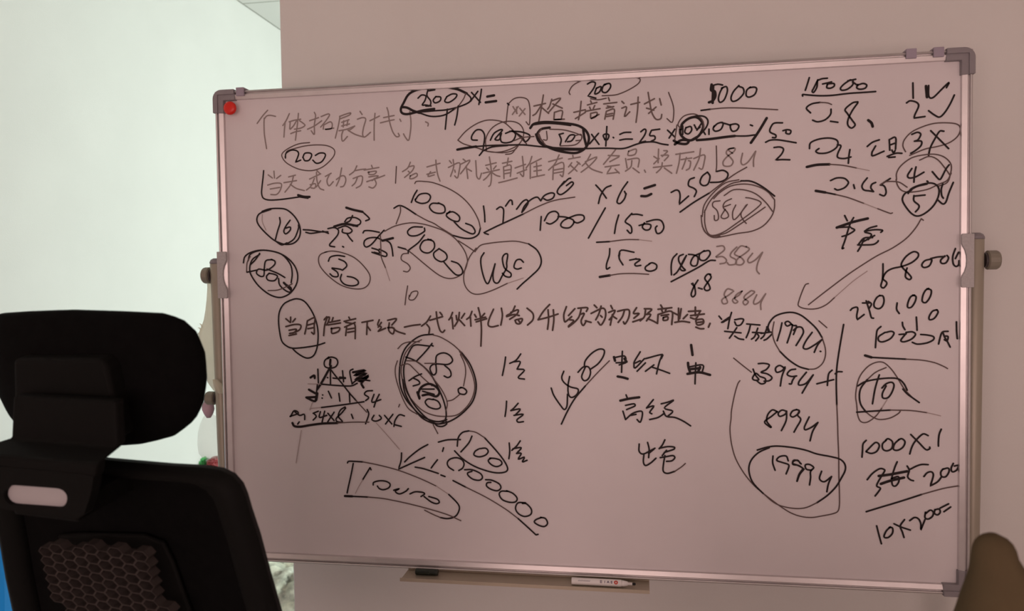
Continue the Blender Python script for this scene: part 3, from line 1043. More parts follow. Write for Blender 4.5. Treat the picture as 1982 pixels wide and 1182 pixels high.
k 985,270 1040,200 1080,180 1095,210 1060,270 1035,300
k 1035,300 1060,240 1120,180 1180,155 1215,190
k 1215,190 1250,140 1310,115 1345,125 1330,165 1280,185 1245,170
k 1410,45 1480,-20 1500,-25
k 1440,5 1380,80 1375,115 1410,130 1470,90 1525,30 1510,10 1460,45
k 715,510 670,495 670,495 780,440 900,385 1050,315
m 1050,315 1200,240 1350,185 1540,155
#handwritten_fraction|black 1000 over a slash and underlined 1500
k 1220,340 1215,400 1210,470
k 1250,380 1290,310 1350,290 1385,320 1370,370 1310,410 1270,400
k 1380,340 1450,345 1520,370 1530,400 1490,445 1430,445 1405,420 1430,380 1490,350 1560,325 1620,330 1625,370 1570,400 1530,390
k 1830,258 1750,400 1670,545
k 1958,325 1933,410 1918,500
k 2083,310 2028,370 2023,395 2073,430 2083,480 2068,500 2038,470
k 2083,320 2133,318 2183,328
k 2153,425 2213,410 2263,420 2253,460 2213,468 2183,440 2203,400
k 2223,390 2303,370 2363,380 2388,440 2363,490 2323,500 2308,450 2323,430
k 1748,585 1873,578
m 1873,578 2023,560 2153,560
t 2153,560 2273,575
#handwritten_sum|black x 6 =
k 1740,40 1790,95 1840,165
k 1885,45 1830,70 1785,140 1765,215
G
k 270,10 220,80 180,160 170,205 200,215 240,170 255,120
k 240,100 255,130
K 430,72 530,40
K 400,145 450,145 495,125
#underlined_number|black underlined 2500
k 685,110 730,88 760,100 770,150 760,225 760,225 850,145
k 905,-30 860,-10 850,45 900,70 925,100 905,150
k 1030,-83 980,-43 960,15 990,45 1035,30 1055,-40 1035,-78
k 1120,-90 1180,-100 1225,-70 1210,-20 1150,10 1060,15
k 770,297 900,205 1050,115
m 1050,115 1200,0 1300,-70 1405,-130
#underlined_number|black underlined 1520
k 100,645 95,710 70,790 70,840 100,825
k 185,715 210,660 330,680
k 195,690 190,740 225,800
k 290,755 340,745 350,740
k 340,745 390,750 340,790 350,810 395,805
k 480,790 440,820 445,850 490,860 540,840 545,800 505,780 475,790
K 5,915 100,900
m 100,900 200,885 330,882 470,890
#handwritten_fraction|black 1800 over 0.8
k 740,695 700,740 685,810 688,895
k 800,700 760,720 760,770 800,830 820,850 790,855 770,830 800,760 830,710
k 830,710 790,790 740,870 710,895
k 850,700 900,705 940,730 930,800 890,810 870,780 900,720 960,690
k 1000,670 1045,665 1055,700 1010,755 960,750 955,700 1000,665
k 685,960 800,900 950,820 1050,760 1105,758
k 880,980 910,1010
k 940,945 900,1010 875,1080 890,1105 915,1080 910,1020 890,975
k 945,1020 980,1030
k 1060,890 1030,890 1005,930 1040,980 1055,1030 1020,1045 1000,1020 1030,970 1065,920 1050,888
#handwritten_number|faded grey 358U
g 1120,625 1180,620 1190,660 1110,725 1170,720 1210,750 1200,780 1150,790
g 1310,630 1260,680 1250,720 1300,750 1300,790 1240,800 1220,780
g 1400,630 1350,620 1310,660 1290,700 1350,730 1380,770 1350,800 1300,790 1320,740 1390,690 1430,650 1400,625
g 1460,690 1415,750 1430,780 1490,750 1555,680
g 1555,680 1510,780 1500,850 1525,885
#handwritten_number|faded grey 888U
g 1270,1040 1220,1030 1190,1080 1210,1120 1220,1160 1180,1170 1170,1130 1230,1090 1280,1050
g 1360,1050 1310,1080 1290,1120 1320,1150 1290,1165 1270,1130 1330,1090 1360,1050
g 1440,1050 1390,1090 1380,1120 1420,1150 1390,1182 1370,1150 1420,1110 1480,1060 1450,1045
g 1500,1085 1470,1150 1480,1175 1530,1150 1585,1075
g 1585,1075 1540,1160 1540,1225
#circled_number|scribbled rings around 55U
m 1090,170 1150,110 1250,50 1380,30 1500,50 1600,100 1670,180
m 1000,300 1050,200 1130,110 1250,30 1350,5
k 1350,0 1450,5 1560,60 1670,145
m 980,340 1000,230 1080,120 1200,20 1330,-10
m 970,330 980,420 1010,490 1070,525 1150,525
m 1005,280 1005,400 1030,490 1080,520 1180,490 1300,410 1450,300 1540,220 1520,190 1440,165 1395,160
m 1190,140 1280,85 1400,90 1500,130 1590,210 1650,290
m 1670,180 1668,260 1640,340 1560,430 1450,480 1320,500 1200,525 1090,540 1020,500 980,430
m 1080,520 1200,500 1330,420 1480,320 1580,250
m 1150,190 1090,200 1080,240 1120,280 1135,330 1130,370 1100,375 1095,330
m 1260,170 1200,200 1180,250 1220,300 1230,340 1190,360 1160,340 1200,270
m 1180,250 1250,225
m 1300,230 1270,300 1280,370 1330,330 1400,230
m 1410,225 1350,310 1370,370 1400,405
I
#oval_mark|oval around the first two characters of the middle line
k 600,5 540,40 500,110 490,200 500,300 520,390 560,435 620,460 720,455 850,435 930,410
k 600,5 660,-10 730,10 790,80 840,180 865,290 865,400 850,480 820,535 770,555 720,540 660,500 625,465
#handwritten_line|long brown line of handwritten characters across the middle
n 560,180 600,215
n 605,165 605,215
n 650,180 625,210
n 560,255 640,235 700,240 695,280 650,310
n 590,290 660,280 640,310 595,320
n 590,340 660,325
n 765,200 755,260 740,325
n 765,200 835,170 830,240 830,325 805,310
n 770,240 825,225
n 770,275 825,265
n 925,190 955,160 930,240 920,340
n 930,180 975,165 960,220 945,240
n 1010,170 1000,200
n 975,215 1075,195
n 960,240 1080,220
n 995,270 1000,320 1060,300 1070,265 990,275
n 1160,165 1170,185
n 1115,205 1225,180
n 1130,215 1190,225
n 1120,260 1220,215
n 1140,250 1130,340
n 1140,250 1215,230 1220,370
n 1150,280 1210,270
n 1150,310 1210,300
n 1285,215 1390,195
n 1335,210 1330,330
n 1335,250 1365,290
n 1450,190 1435,240 1470,260 1440,300
n 1440,300 1510,270
n 1470,215 1440,260
n 1530,195 1615,180 1570,240
n 1545,220 1540,290 1580,325 1590,270 1530,265
n 1570,260 1620,300 1695,325
n 1690,260 1760,245 1840,235
J
n 165,155 130,210 80,250
n 130,235 155,270 150,320
n 160,195 280,160
n 220,115 230,200 255,290 280,310 300,290
n 255,120 275,145
n 375,120 355,170 340,190
n 370,170 380,275
n 410,150 415,190
n 490,130 460,175
n 440,120 430,190 395,250
n 435,185 490,245
n 560,110 540,160 510,185
n 545,165 550,250
n 585,140 600,165
n 680,130 650,165
n 590,190 690,165
n 600,210 700,180
n 620,75 640,160 650,280 645,440
n 765,90 725,180 715,240 750,258 810,245
n 840,80 850,150 835,240
n 970,60 940,120 890,150
n 930,120 1000,95 985,140 920,185
n 890,160 960,140 1010,150
n 980,190 1040,180 1020,225 985,225 970,195
n 1000,190 1020,220
n 1085,80 1140,130 1140,190 1090,240
n 1300,45 1240,110 1190,190
n 1190,190 1290,165 1380,135
n 1285,95 1290,190 1280,280
n 1335,95 1340,190 1328,290
n 1460,65 1435,140 1440,200 1450,210 1510,160
n 1540,85 1480,150
n 1480,250 1530,200 1490,190
n 1570,80 1660,75 1650,110
n 1600,90 1580,160 1540,210 1480,258
n 1590,140 1630,130 1600,200 1620,245 1650,200
n 1640,200 1695,215
n 1725,50 1750,75
n 1695,130 1800,80 1830,100 1830,170 1790,240 1760,210
n 1790,60 1770,130 1740,190
n 1785,150 1800,165
K
n 110,55 125,85
n 90,120 150,100 120,160 95,190
n 125,140 105,240
n 135,160 165,180
n 175,110 240,95 285,100 280,170 245,230 230,210
n 240,100 220,160 180,215
n 355,75 325,130 380,130 330,175
n 320,210 410,180
n 430,85 500,90 460,130
n 440,100 430,160 390,200
n 440,140 490,140 450,200
n 460,180 510,200 555,225
n 585,50 600,75
n 560,90 690,75
n 590,85 600,110
n 640,80 630,105
n 560,140 555,220
n 560,140 690,110 690,235
n 590,150 660,140
n 610,170 650,160 650,190 610,195 610,170
n 700,120 760,150
n 755,80 755,205
n 780,85 765,180
n 840,140 800,180
n 720,215 790,205 860,215
n 850,110 965,105
n 915,70 915,150
n 870,150 1000,135
n 960,110 920,180 870,170
n 925,190 985,185 990,225 935,240 920,200
n 940,215 985,210
n 920,260 960,275 995,275
n 1055,225 1040,260
I
#pyramid_sketch|small black pyramid of strokes
k 970,545 930,580 930,630 970,650 1030,640 1055,600 1040,560 990,545 960,560
K 985,570 980,620
K 990,630 950,700 900,790 860,850
k 985,660 1030,720 1090,790 1160,880 1230,960
m 1230,960 1330,1070
k 985,660 985,800
t 770,800 900,803
k 900,803 1040,815 1180,820 1240,795
k 865,660 870,790
K 795,740 830,720 835,745
k 955,740 960,742
k 1010,745 1060,750 1110,745
k 1100,675 1110,780
K 1075,740 1125,745
k 1200,660 1170,680 1180,750 1190,790
K 1200,690 1320,670 1210,720 1330,700 1220,760 1340,740 1250,780 1350,720 1290,780 1280,800 1300,835
k 1190,800 1250,760 1360,770
K 780,855 840,890
k 860,810 850,900 840,960
K 755,930 850,925
K 755,930 840,965 860,890
k 910,905 912,907
k 905,935 907,937
k 965,870 995,935
k 1065,890 1075,965
k 1165,890 1170,975
t 790,1035 900,1025
k 900,1025 1100,1000 1305,970
t 815,970 790,1050
#handwritten_number|black 54 beside the pyramid
k 1385,865 1330,870 1310,900 1350,930 1320,960
k 1400,900 1380,975 1465,950
k 1450,900 1420,960 1400,1020
#handwritten_sum|black underlined sum under the pyramid
k 605,1110 640,1055 680,1080 600,1110
k 640,1060 690,1100 735,1090 740,1140
k 820,1080 870,1060
k 825,1080 850,1110 820,1145
k 890,1065 880,1120 950,1100
k 930,1060 905,1165
k 960,1080 1020,1150
k 1020,1070 960,1160
k 1125,1020 1080,1050 1060,1110 1100,1160 1050,1160 1040,1130 1090,1080 1130,1030
k 1185,1090 1200,1130
k 1335,1045 1350,1090 1320,1180
k 1400,1100 1380,1140 1420,1155 1470,1130 1450,1100
k 1500,1100 1570,1182
k 1580,1090 1510,1182
k 1690,1105 1640,1095 1600,1150 1590,1205
k 1600,1190 1660,1205
M
K 130,40 150,70 210,75 300,60 420,45 560,40
m 560,40 700,32 860,32
k 195,30 180,50
J
#circled_number|big scribbled circle around 18 and 500
k 190,328 80,340 0,385 -70,455 -110,540 -128,640 -130,760 -110,860 -60,960 10,1040 80,1120 160,1165 240,1182 340,1160 430,1110 510,1040 570,960 600,850 590,740 540,610 460,500
m 460,500 370,420 260,355 190,335
m 80,380 0,420 -70,500 -100,590 -115,690 -90,800 -50,900 20,990 100,1060 200,1100 310,1110 420,1095 500,1030 550,960 580,880 585,800 560,700 510,590 440,490
m -145,465 -100,420 -30,400 60,400
m -150,580 -170,650 -165,740 -130,860 -90,960 -40,1040 40,1090
k -100,760 -80,880 -20,1000 60,1090 150,1140 240,1160 320,1140
m 450,520 490,610 500,700 480,820
m 320,965 380,950 450,895
k -70,545 0,570 80,620 160,700 230,820 290,960 315,1080 300,1150 240,1182 160,1150 60,1060 -20,950 -70,830 -90,700 -80,600 -30,480 20,430 150,440
m -130,630 -50,610 10,660 90,740 180,820
m -60,580 40,590 120,660 200,760 280,870 325,980 310,1060
k 180,415 120,490 35,580
k 170,430 190,440
k 215,600 225,530 290,505 350,530 375,580 330,615 230,610 180,620 160,660 190,715 220,690 215,600
k 300,625 350,670 360,720 330,740 295,725
m 110,605 215,605
k 460,835 430,850 440,890 490,900 510,870 480,840 450,835
k -40,770 20,730 80,705
k 0,745 50,770 60,800 0,820
K 60,930 50,890 80,830 150,800 220,830 250,880 220,920 150,900 90,910
k 60,850 200,850
k 90,870 200,900
k 190,950 140,945 115,975 150,1020 220,1040 260,1020 240,970 190,945
K 40,880 60,940
k 200,1170 230,1200 280,1205 320,1180 310,1150
m 190,1188 235,1273
#handwritten_word|black handwritten word, upper of three in a column
k 880,545 870,620 850,720
k 1025,515 980,575 920,605
k 960,590 1020,590 990,660
k 990,660 1060,670 1000,740 1060,755
#handwritten_word|black handwritten word, middle of three in a column
k 890,965 885,1040 875,1110
k 1000,985 960,1030 930,1055
k 930,1055 1020,1040 970,1100
k 960,1100 1050,1090 990,1140 1000,1165 1050,1160
N
#handwritten_word|black handwritten word, lowest of three in a column
k 915,230 920,310 912,380
k 1020,210 985,260 940,300
k 950,285 1030,275 985,330
k 985,330 1030,330 1000,385 1060,365 1040,410 1085,395
J
#underlined_number|slanted black number with a long stroke
k 1435,680 1415,740 1440,790 1500,830 1570,850 1560,900 1510,930 1480,900 1475,820 1490,730
k 1315,840 1340,910 1400,1000 1440,1045 1465,1010 1470,900
k 1570,690 1620,640 1670,640 1690,690 1670,750 1630,770 1605,730 1640,640
k 1630,640 1640,580 1700,510 1770,470 1820,480 1810,540 1760,610 1690,660
m 1870,580 1760,690 1640,820
k 1640,820 1540,940 1470,1060 1412,1183
K
#handwritten_word|black handwritten word beside the slanted number
K 140,545 150,580
k 145,550 240,535 245,590 160,600
k 220,490 215,600 212,690
K 240,560 260,590
k 190,620 250,600
K 175,730 230,740 270,752
k 390,495 330,600 390,580
k 330,600 340,650 430,560
k 360,680 440,600
k 440,560 600,520 590,560
k 600,520 570,600 545,705
k 440,680 520,620
k 500,640 590,670 670,700
#handwritten_word|struck-out word under a short stroke
K 875,430 888,525
K 845,600 850,640 865,690
k 850,640 985,620 980,690
k 920,600 915,700 912,800
K 840,705 950,690 1055,715
K 870,660 960,650
K 960,640 940,690
#handwritten_word|black handwritten word, second of its column
k 255,905 265,930
K 200,960 290,940 380,928
k 250,1005 330,990 340,1010 260,1045
k 225,1060 250,1140
k 250,1140 320,1080 400,1060 410,1100 390,1165 360,1140
k 300,1100 350,1090
k 515,950 450,1030
k 450,1030 520,1010 480,1070 500,1085
k 480,1140 560,1120 620,1080
k 590,990 650,975 705,955
k 705,960 620,1030 700,1060 650,1110
k 610,1060 640,1110 720,1120 800,1155 870,1200
O
#handwritten_word|black handwritten word, lowest of its column
k 380,240 380,310 420,335 530,280
k 460,225 475,290 470,370
k 425,340 420,410 440,445 490,420 540,375
k 470,330 520,290
k 625,200 600,250 570,285
k 575,280 650,265 715,270 710,290 620,320
k 640,300 600,350
k 580,370 640,360 700,350 720,370 690,400 640,405
k 625,350 610,440 610,500 650,520 720,500
m 720,500 780,460 820,425
N
#circled_number|slanted oval around 100
k 395,305 470,380 580,450 700,495 800,515 880,505 900,470 860,390 780,290 680,180
m 680,180 600,130 530,115
k 530,115 470,130 430,180 420,260
k 240,222 330,200 450,198
k 560,165 530,230 455,315
k 620,290 590,310 580,345 630,362 690,345 715,310 690,280 630,285
k 740,375 715,400 750,440 800,455 845,430 830,395 780,378 730,375
#underlined_number|slanted row of zeros with an underline
k 290,275 280,310
k 232,390 200,430 172,468
k 385,490 340,460 325,420 350,385 410,370 465,390 485,430 470,470 435,492
k 490,485 560,485 640,520 660,560 630,585 570,575 525,540 520,515 560,500
k 690,580 750,585 820,620 835,660 800,685 740,670 700,640 705,610 740,605
k 900,690 840,690 820,720 850,770 920,795 975,790 990,755 950,710 890,685
k 1070,800 1000,800 975,850 1000,900 1060,930 1120,910 1125,860 1080,810 1040,805
k 1220,940 1170,960 1155,985 1200,1015 1250,1025 1280,995 1260,950 1215,938
k 380,588 500,650
m 500,650 700,750 880,860 1000,950
k 1000,950 1100,1040 1170,1105 1170,1105 1190,1100
M
#arrow_mark|short black arrow to the boxed number
k 1420,245 1340,290 1250,360 1200,410
k 1170,325 1165,400 1140,480 1140,480 1250,430 1390,368
k 1300,460 1380,475 1520,520
k 1545,535 1585,550
#boxed_number|tapered box around 10000
k 655,420 665,405 720,405 800,410
m 800,410 950,440 1140,490 1350,570 1500,640
t 1500,640 1620,720
k 1620,720 1700,800 1722,850 1700,910 1660,940 1600,950 1540,940
m 1540,940 1470,910 1390,870
k 710,425 690,530 665,640 652,705
K 630,735 700,738
k 700,738 850,745
m 850,745 1000,760 1200,800 1400,850 1600,910 1735,970
k 870,465 880,485
k 870,465 800,580
t 800,580 760,650 730,710
k 900,630 905,605 960,590 1020,595 1060,620 1050,655 1000,675 960,665 940,640
k 1095,680 1150,665 1110,690 1150,715 1210,690 1235,665
k 1250,715 1300,695 1370,700 1390,715 1355,740
k 1385,740 1450,790 1500,808 1530,795 1510,765 1430,740
M
#faint_line|faint thin stroke under the pyramid sum, the right one
t 930,40 1020,140 1150,290
#faint_line|faint thin stroke under the pyramid sum, the left one
t 215,110 195,240 165,420
I
#ink_dot
m 1645,995 1635,1020"""
ORG = dict(A=(440, 120), B=(800, 120), C=(1160, 120), D=(1520, 120), E=(440, 350), F=(800, 350), G=(1160, 350), H=(1520, 350),
           I=(440, 580), J=(800, 580), K=(1160, 580), L=(1520, 580), M=(540, 810), N=(800, 810), O=(1160, 810), P=(1520, 810))
WID = dict(k=.0033, K=.0050, m=.0024, n=.0036, h=.0031, g=.0029, t=.0016)
KEYS = ['k', 'm', 'n', 'h', 'g', 't']
zlift = [0.00035]
def flush(name, vs, fs, idx):
    if not fs: return
    name, _, lab = name.partition('|')
    used = sorted(set(idx)); mats = [M['ink_' + KEYS[i]] for i in used]
    tag(new_obj(name, vs, fs, None, surf, mats=mats, idx=[used.index(i) for i in idx]), lab)
cur = None; ox = oy = 0; V = []; Fc = []; I = []
for line in INK.strip().split('\n'):
    if line.startswith('#'):
        if cur: flush(cur, V, Fc, I)
        cur = line[1:]; V = []; Fc = []; I = []
    elif len(line) == 1:
        ox, oy = ORG[line]
    else:
        c, *ps = line.split(' ')
        pts = []
        zlift[0] += 1.2e-6
        for p in ps:
            x, y = map(float, p.split(','))
            h_ = hit(ox + x / 4.925, oy + y / 4.925, (0, SURF, 0), (0, 1, 0))
            pts.append((h_.x, h_.z))
        path = smooth_path(pts)
        vs, fs = ribbon(path, WID[c])
        b0 = len(V); V += [(v.x, SURF - zlift[0], v.y) for v in vs]
        Fc += [[b0 + i for i in f] for f in fs]; I += [KEYS.index(c.lower())] * len(fs)
flush(cur, V, Fc, I)

# ------------------------------------------------------------------ small things on the board
p = hit(447, 210, (0, -.008, 0), (0, 1, 0))
n = 40; prof = [(.0105, 0), (.0138, .001), (.0142, .004), (.0128, .0068), (.009, .0082), (.004, .0086)]
m = MB(); m.loft([[(p.x + r * math.cos(2 * math.pi * k / n), -.0088 - h, p.z + r * math.sin(2 * math.pi * k / n)) for k in range(n)] for r, h in prof])
o = m.build('magnet', M['magnet'], None, smooth=True)
tag(o, 'round red magnet stuck at the top left corner of the whiteboard', 'magnet')

pa = hit(1106.5, 1126, (0, -.034, 0), (0, 1, 0)); pb = hit(1203, 1131, (0, -.034, 0), (0, 1, 0))
r = .0070; zp = zt + r + .0002; yp = -.034
pen = thing('marker_pen', (pa.x, yp, zt), 'white marker pen without its cap lying at the right end of the pen tray', 'marker')
kx = (pb.x - pa.x)
MB().tube([(pa.x, yp, zp), (pa.x + .001, yp, zp), (pb.x - .001, yp, zp), (pb.x, yp, zp)], [r * .93, r, r, r * .94], 28).build('barrel', M['pen'], pen, smooth=True)
xa = pb.x
MB().tube([(xa, yp, zp), (xa + .003, yp, zp), (xa + .012, yp, zp), (xa + .0125, yp, zp), (xa + .021, yp, zp)], [r * .86, r * .86, r * .6, r * .42, r * .36], 24).build('collar', M['pen'], pen, smooth=True)
MB().tube([(xa + .020, yp, zp), (xa + .0225, yp, zp), (xa + .0265, yp, zp), (xa + .0275, yp, zp)], [r * .3, r * .36, r * .36, r * .15], 16).build('nib', M['nib'], pen, smooth=True)
def on_barrel(s, a, w2):     # s metres along the barrel, a height on its camera-side face
    vs, fs = ribbon(smooth_path([(x_, y_) for x_, y_ in zip(s, a)]), w2)
    out = []
    for v in vs:
        an = v.y / r
        rr = r + .00025
        d = Vector((0, -math.cos(an + .55), math.sin(an + .55)))
        out.append((pa.x + v.x, yp + d.y * rr, zp + d.z * rr))
    return out, fs
m = MB()
sx = kx / 96.5
for s, a in (([56, 59], [2.6, 2.6]), ([56, 59], [.2, .2]), ([56, 59], [-2.2, -2.2]), ([56, 56], [2.6, -2.2]),
             ([64.5, 64.5], [2.4, -2.2]), ([69, 71, 73], [-2.2, 2.4, -2.2]), ([70, 72.2], [-.6, -.6]), ([76.5, 76.5], [2.4, -2.2]), ([76.5, 79], [2.4, 2.4]), ([76.5, 79], [0, 0]), ([76.5, 79], [-2.2, -2.2])):
    m.add(*on_barrel([q * sx for q in s], [q * .00085 for q in a], .0011))
m.build('printed_word', M['pen_ink'], pen)
m = MB()
for k in range(9):
    m.add(*on_barrel([(13 + 2.6 * k) * sx, (14.3 + 2.6 * k) * sx, (15.4 + 2.6 * k) * sx], [.0012, -.0008, .0010 if k % 2 else .0018], .0004))
m.build('printed_line', M['pen_ink'], pen)
m = MB()
for k in range(12):
    an = 2 * math.pi * k / 12; an2 = 2 * math.pi * (k + 1) / 12
m.add(*on_barrel([(86 + 2.6 * math.cos(2 * math.pi * k / 14)) * sx for k in range(15)], [.0024 * math.sin(2 * math.pi * k / 14) for k in range(15)], .0026))
m.build('printed_logo', M['pen_red'], pen)

ca = hit(805, 1110, (0, -.022, 0), (0, 1, 0)); cb = hit(848, 1111, (0, -.022, 0), (0, 1, 0))
rc = .0066; zc_ = zt + rc + .0002; yc = -.022
cap = MB().tube([(ca.x, yc, zc_), (ca.x + .001, yc, zc_), (cb.x - .006, yc, zc_), (cb.x - .001, yc, zc_), (cb.x, yc, zc_)], [rc * .92, rc, rc, rc * .97, rc * .85], 28)
cap.box(ca.x + .002, ca.x + .030, yc - rc - .0016, yc - rc + .001, zc_ - .002, zc_ + .002)
o = cap.build('pen_cap', M['pencap'], None, smooth=False, bevel=.0003)
tag(o, 'dark green marker cap lying at the left end of the pen tray', 'marker cap')

# ------------------------------------------------------------------ office chair seen from behind
A_ = math.radians(10.7); REC = math.radians(12)
U = Vector((math.cos(A_), -math.sin(A_), 0)); F = Vector((math.sin(A_), math.cos(A_), 0)); Zv = Vector((0, 0, 1))
Vd = -Zv * math.cos(REC) + F * math.sin(REC)          # down the backrest
Bk = -(F * math.cos(REC) + Zv * math.sin(REC)); Bk = (U.cross(Vd)); Bk = Bk if Bk.dot(F) < 0 else -Bk
D0 = 0.98
P0 = depth(250, 1050, D0)
u0 = 0.0
def bp(px, py, back=0.0):       # image outline point -> real (u, v) on the backrest plane moved `back` metres rearwards
    h_ = hit(px, py, P0 + Bk * back, Bk) - P0 - Bk * back
    return h_.dot(U), h_.dot(Vd)
def W3(u, v, b): return P0 + U * u + Vd * v + Bk * b
top_v = bp(330, 897)[1]
hw = .5 * (bp(505, 1035)[0] - bp(10, 1000)[0]); uc = .5 * (bp(505, 1035)[0] + bp(10, 1000)[0])
seat_z = .47
v_bot = ((P0.z - seat_z - .06)) / math.cos(REC)
seat_c = P0 + Vd * v_bot + F * .24
ch = thing('office_chair', (seat_c.x, seat_c.y, 0), 'black high-backed office chair with a headrest, seen from behind at the left', 'office chair')
def outline(pairs):
    return pairs
# backrest: outer outline right side traced, left side its mirror
right = [bp(px, py) for px, py in ((330, 897), (400, 901), (432, 906), (455, 917), (471, 935), (480, 956), (488, 984), (505, 1035), (525, 1110), (548, 1190))]
prof = [(uu - uc, vv) for uu, vv in right]
lastu, lastv = prof[-1]
prof += [(lastu + .006, lastv + .09), (lastu - .004, lastv + .19), (lastu - .03, lastv + .28), (lastu - .06, min(v_bot, lastv + .36))]
full = [(uc + a, b_) for a, b_ in prof] + [(uc - a, b_) for a, b_ in reversed(prof)]
def slab(poly, b0, b1, name, m, bevel=.01, parent=ch, bow=0.0):
    P = [W3(u_, v_, b0) for u_, v_ in poly]
    o = MB().prism(P, Bk * (b1 - b0)).build(name, m, parent, bevel=bevel, seg=4)
    return o
def ring_frame(poly, wd, b0, b1, name, m):
    cx = sum(p[0] for p in poly) / len(poly); cy = sum(p[1] for p in poly) / len(poly)
    maxu = max(abs(p[0] - cx) for p in poly); maxv = max(abs(p[1] - cy) for p in poly)
    inn = [(cx + (p[0] - cx) * (1 - wd / maxu), cy + (p[1] - cy) * (1 - wd / maxv)) for p in poly]
    n = len(poly); rings = []
    for k in range(9):
        an = 2 * math.pi * k / 9
        t_ = .5 - .5 * math.cos(an); bb = (b0 + b1) / 2 + (b1 - b0) / 2 * math.sin(an)
        rings.append([W3(poly[i][0] + (inn[i][0] - poly[i][0]) * t_, poly[i][1] + (inn[i][1] - poly[i][1]) * t_, bb) for i in range(n)])
    rings.append(rings[0])
    m_ = MB(); m_.loft(rings, cap=False); 
    return m_.build(name, m, ch, smooth=True), inn
fr, inn = ring_frame(full, .045, -.012, .022, 'back_frame', M['shell'])
slab(inn, -.006, .004, 'back_upholstery', M['fabric'], bevel=.002)
# lumbar pad with a honeycomb face
LB = .045
lum = [bp(px, py, LB) for px, py in ((66, 1062), (110, 1058), (235, 1062), (275, 1078), (296, 1120), (318, 1182), (338, 1235), (330, 1265), (170, 1262), (136, 1215), (104, 1150))]
slab(lum, .006, LB - .032, 'lumbar_pad', M['shell'], bevel=.004)
def inside(pt, poly):
    c = False; x, y = pt
    for i in range(len(poly)):
        x1, y1 = poly[i]; x2, y2 = poly[i - 1]
        if (y1 > y) != (y2 > y) and x < (x2 - x1) * (y - y1) / (y2 - y1) + x1: c = not c
    return c
hx, hy, th = .0172, .0130, .0014
m = MB(); lu0 = min(p[0] for p in lum); lv0 = min(p[1] for p in lum)
for i in range(-1, 18):
    for j in range(-1, 22):
        cx_ = lu0 + i * hx * .75 * 1.5; cy_ = lv0 + (j + .5 * (i % 2)) * hy
        if not inside((cx_, cy_), lum): continue
        rx, ry = hx * .75, hy / math.sqrt(3) * 1.0
        o_ = []; i_ = []
        for k in range(6):
            an = math.pi / 3 * k
            dx, dy = math.cos(an), math.sin(an)
            o_.append((cx_ + dx * rx * 1.0, cy_ + dy * ry)); i_.append((cx_ + dx * (rx - th), cy_ + dy * (ry - th * .62)))
        rings = [[W3(a, b_, LB - .013) for a, b_ in o_], [W3(a, b_, LB) for a, b_ in o_], [W3(a, b_, LB) for a, b_ in i_], [W3(a, b_, LB - .013) for a, b_ in i_]]
        m.loft(rings, cap=False)
m.build('honeycomb_grid', M['lumbar'], ch)
# headrest bracket: lower plate with a slot, arm rising to the headrest
B1, B2 = .085, .045
bl = [bp(px, py, B1) for px, py in ((190, 915), (186, 945), (172, 990), (160, 998))]
slot = [bp(px, py, B1) for px, py in ((18, 955), (138, 957))]
sc_u = .5 * (slot[0][0] + slot[1][0])
outer = bl + [(2 * sc_u - a, b_) for a, b_ in reversed(bl)]
def rr_slot(px0, px1, pyc0, pyc1, half, n=8):
    q = []
    for k in range(n + 1):
        an = -math.pi / 2 + math.pi * k / n
        q.append((px1 - half + half * math.cos(an), pyc1 + half * math.sin(an)))
    for k in range(n + 1):
        an = math.pi / 2 + math.pi * k / n
        q.append((px0 + half + half * math.cos(an), pyc0 + half * math.sin(an)))
    return q
sl = [bp(a, b_, B1) for a, b_ in rr_slot(17, 139, 953.5, 959.5, 19.5)]
# plate as a ring between the outer outline and the slot
def resample(poly, n, cen):
    out = []
    for k in range(n):
        an = 2 * math.pi * k / n; d = Vector((math.cos(an), math.sin(an))); best = None
        for i in range(len(poly)):
            a = Vector(poly[i - 1]) - cen; b_ = Vector(poly[i]) - cen; e = b_ - a
            den = d.x * e.y - d.y * e.x
            if abs(den) < 1e-12: continue
            t_ = (a.x * e.y - a.y * e.x) / den; s_ = (a.x * d.y - a.y * d.x) / den
            if t_ > 0 and -1e-6 <= s_ <= 1 + 1e-6: best = t_ if best is None else max(best, t_)
        out.append(cen + d * best)
    return out
cen = Vector((sum(p[0] for p in sl) / len(sl), sum(p[1] for p in sl) / len(sl)))
NN = 96
ro = resample(outer, NN, cen); ri = resample(sl, NN, cen)
rings = [[W3(p.x, p.y, B1 + .006) for p in ro], [W3(p.x, p.y, B1 + .006) for p in ri], [W3(p.x, p.y, B1 - .006) for p in ri], [W3(p.x, p.y, B1 - .006) for p in ro]]
rings.append(rings[0])
hb = MB(); hb.loft(rings, cap=False)
brk = hb.build('headrest_bracket', M['shell'], ch)
ins = MB().prism([W3(p[0], p[1], B1 - .005) for p in sl], Bk * .006).build('assumed_insert', M['insert'], brk)  # assumed insert; the pale slot may be an open hole
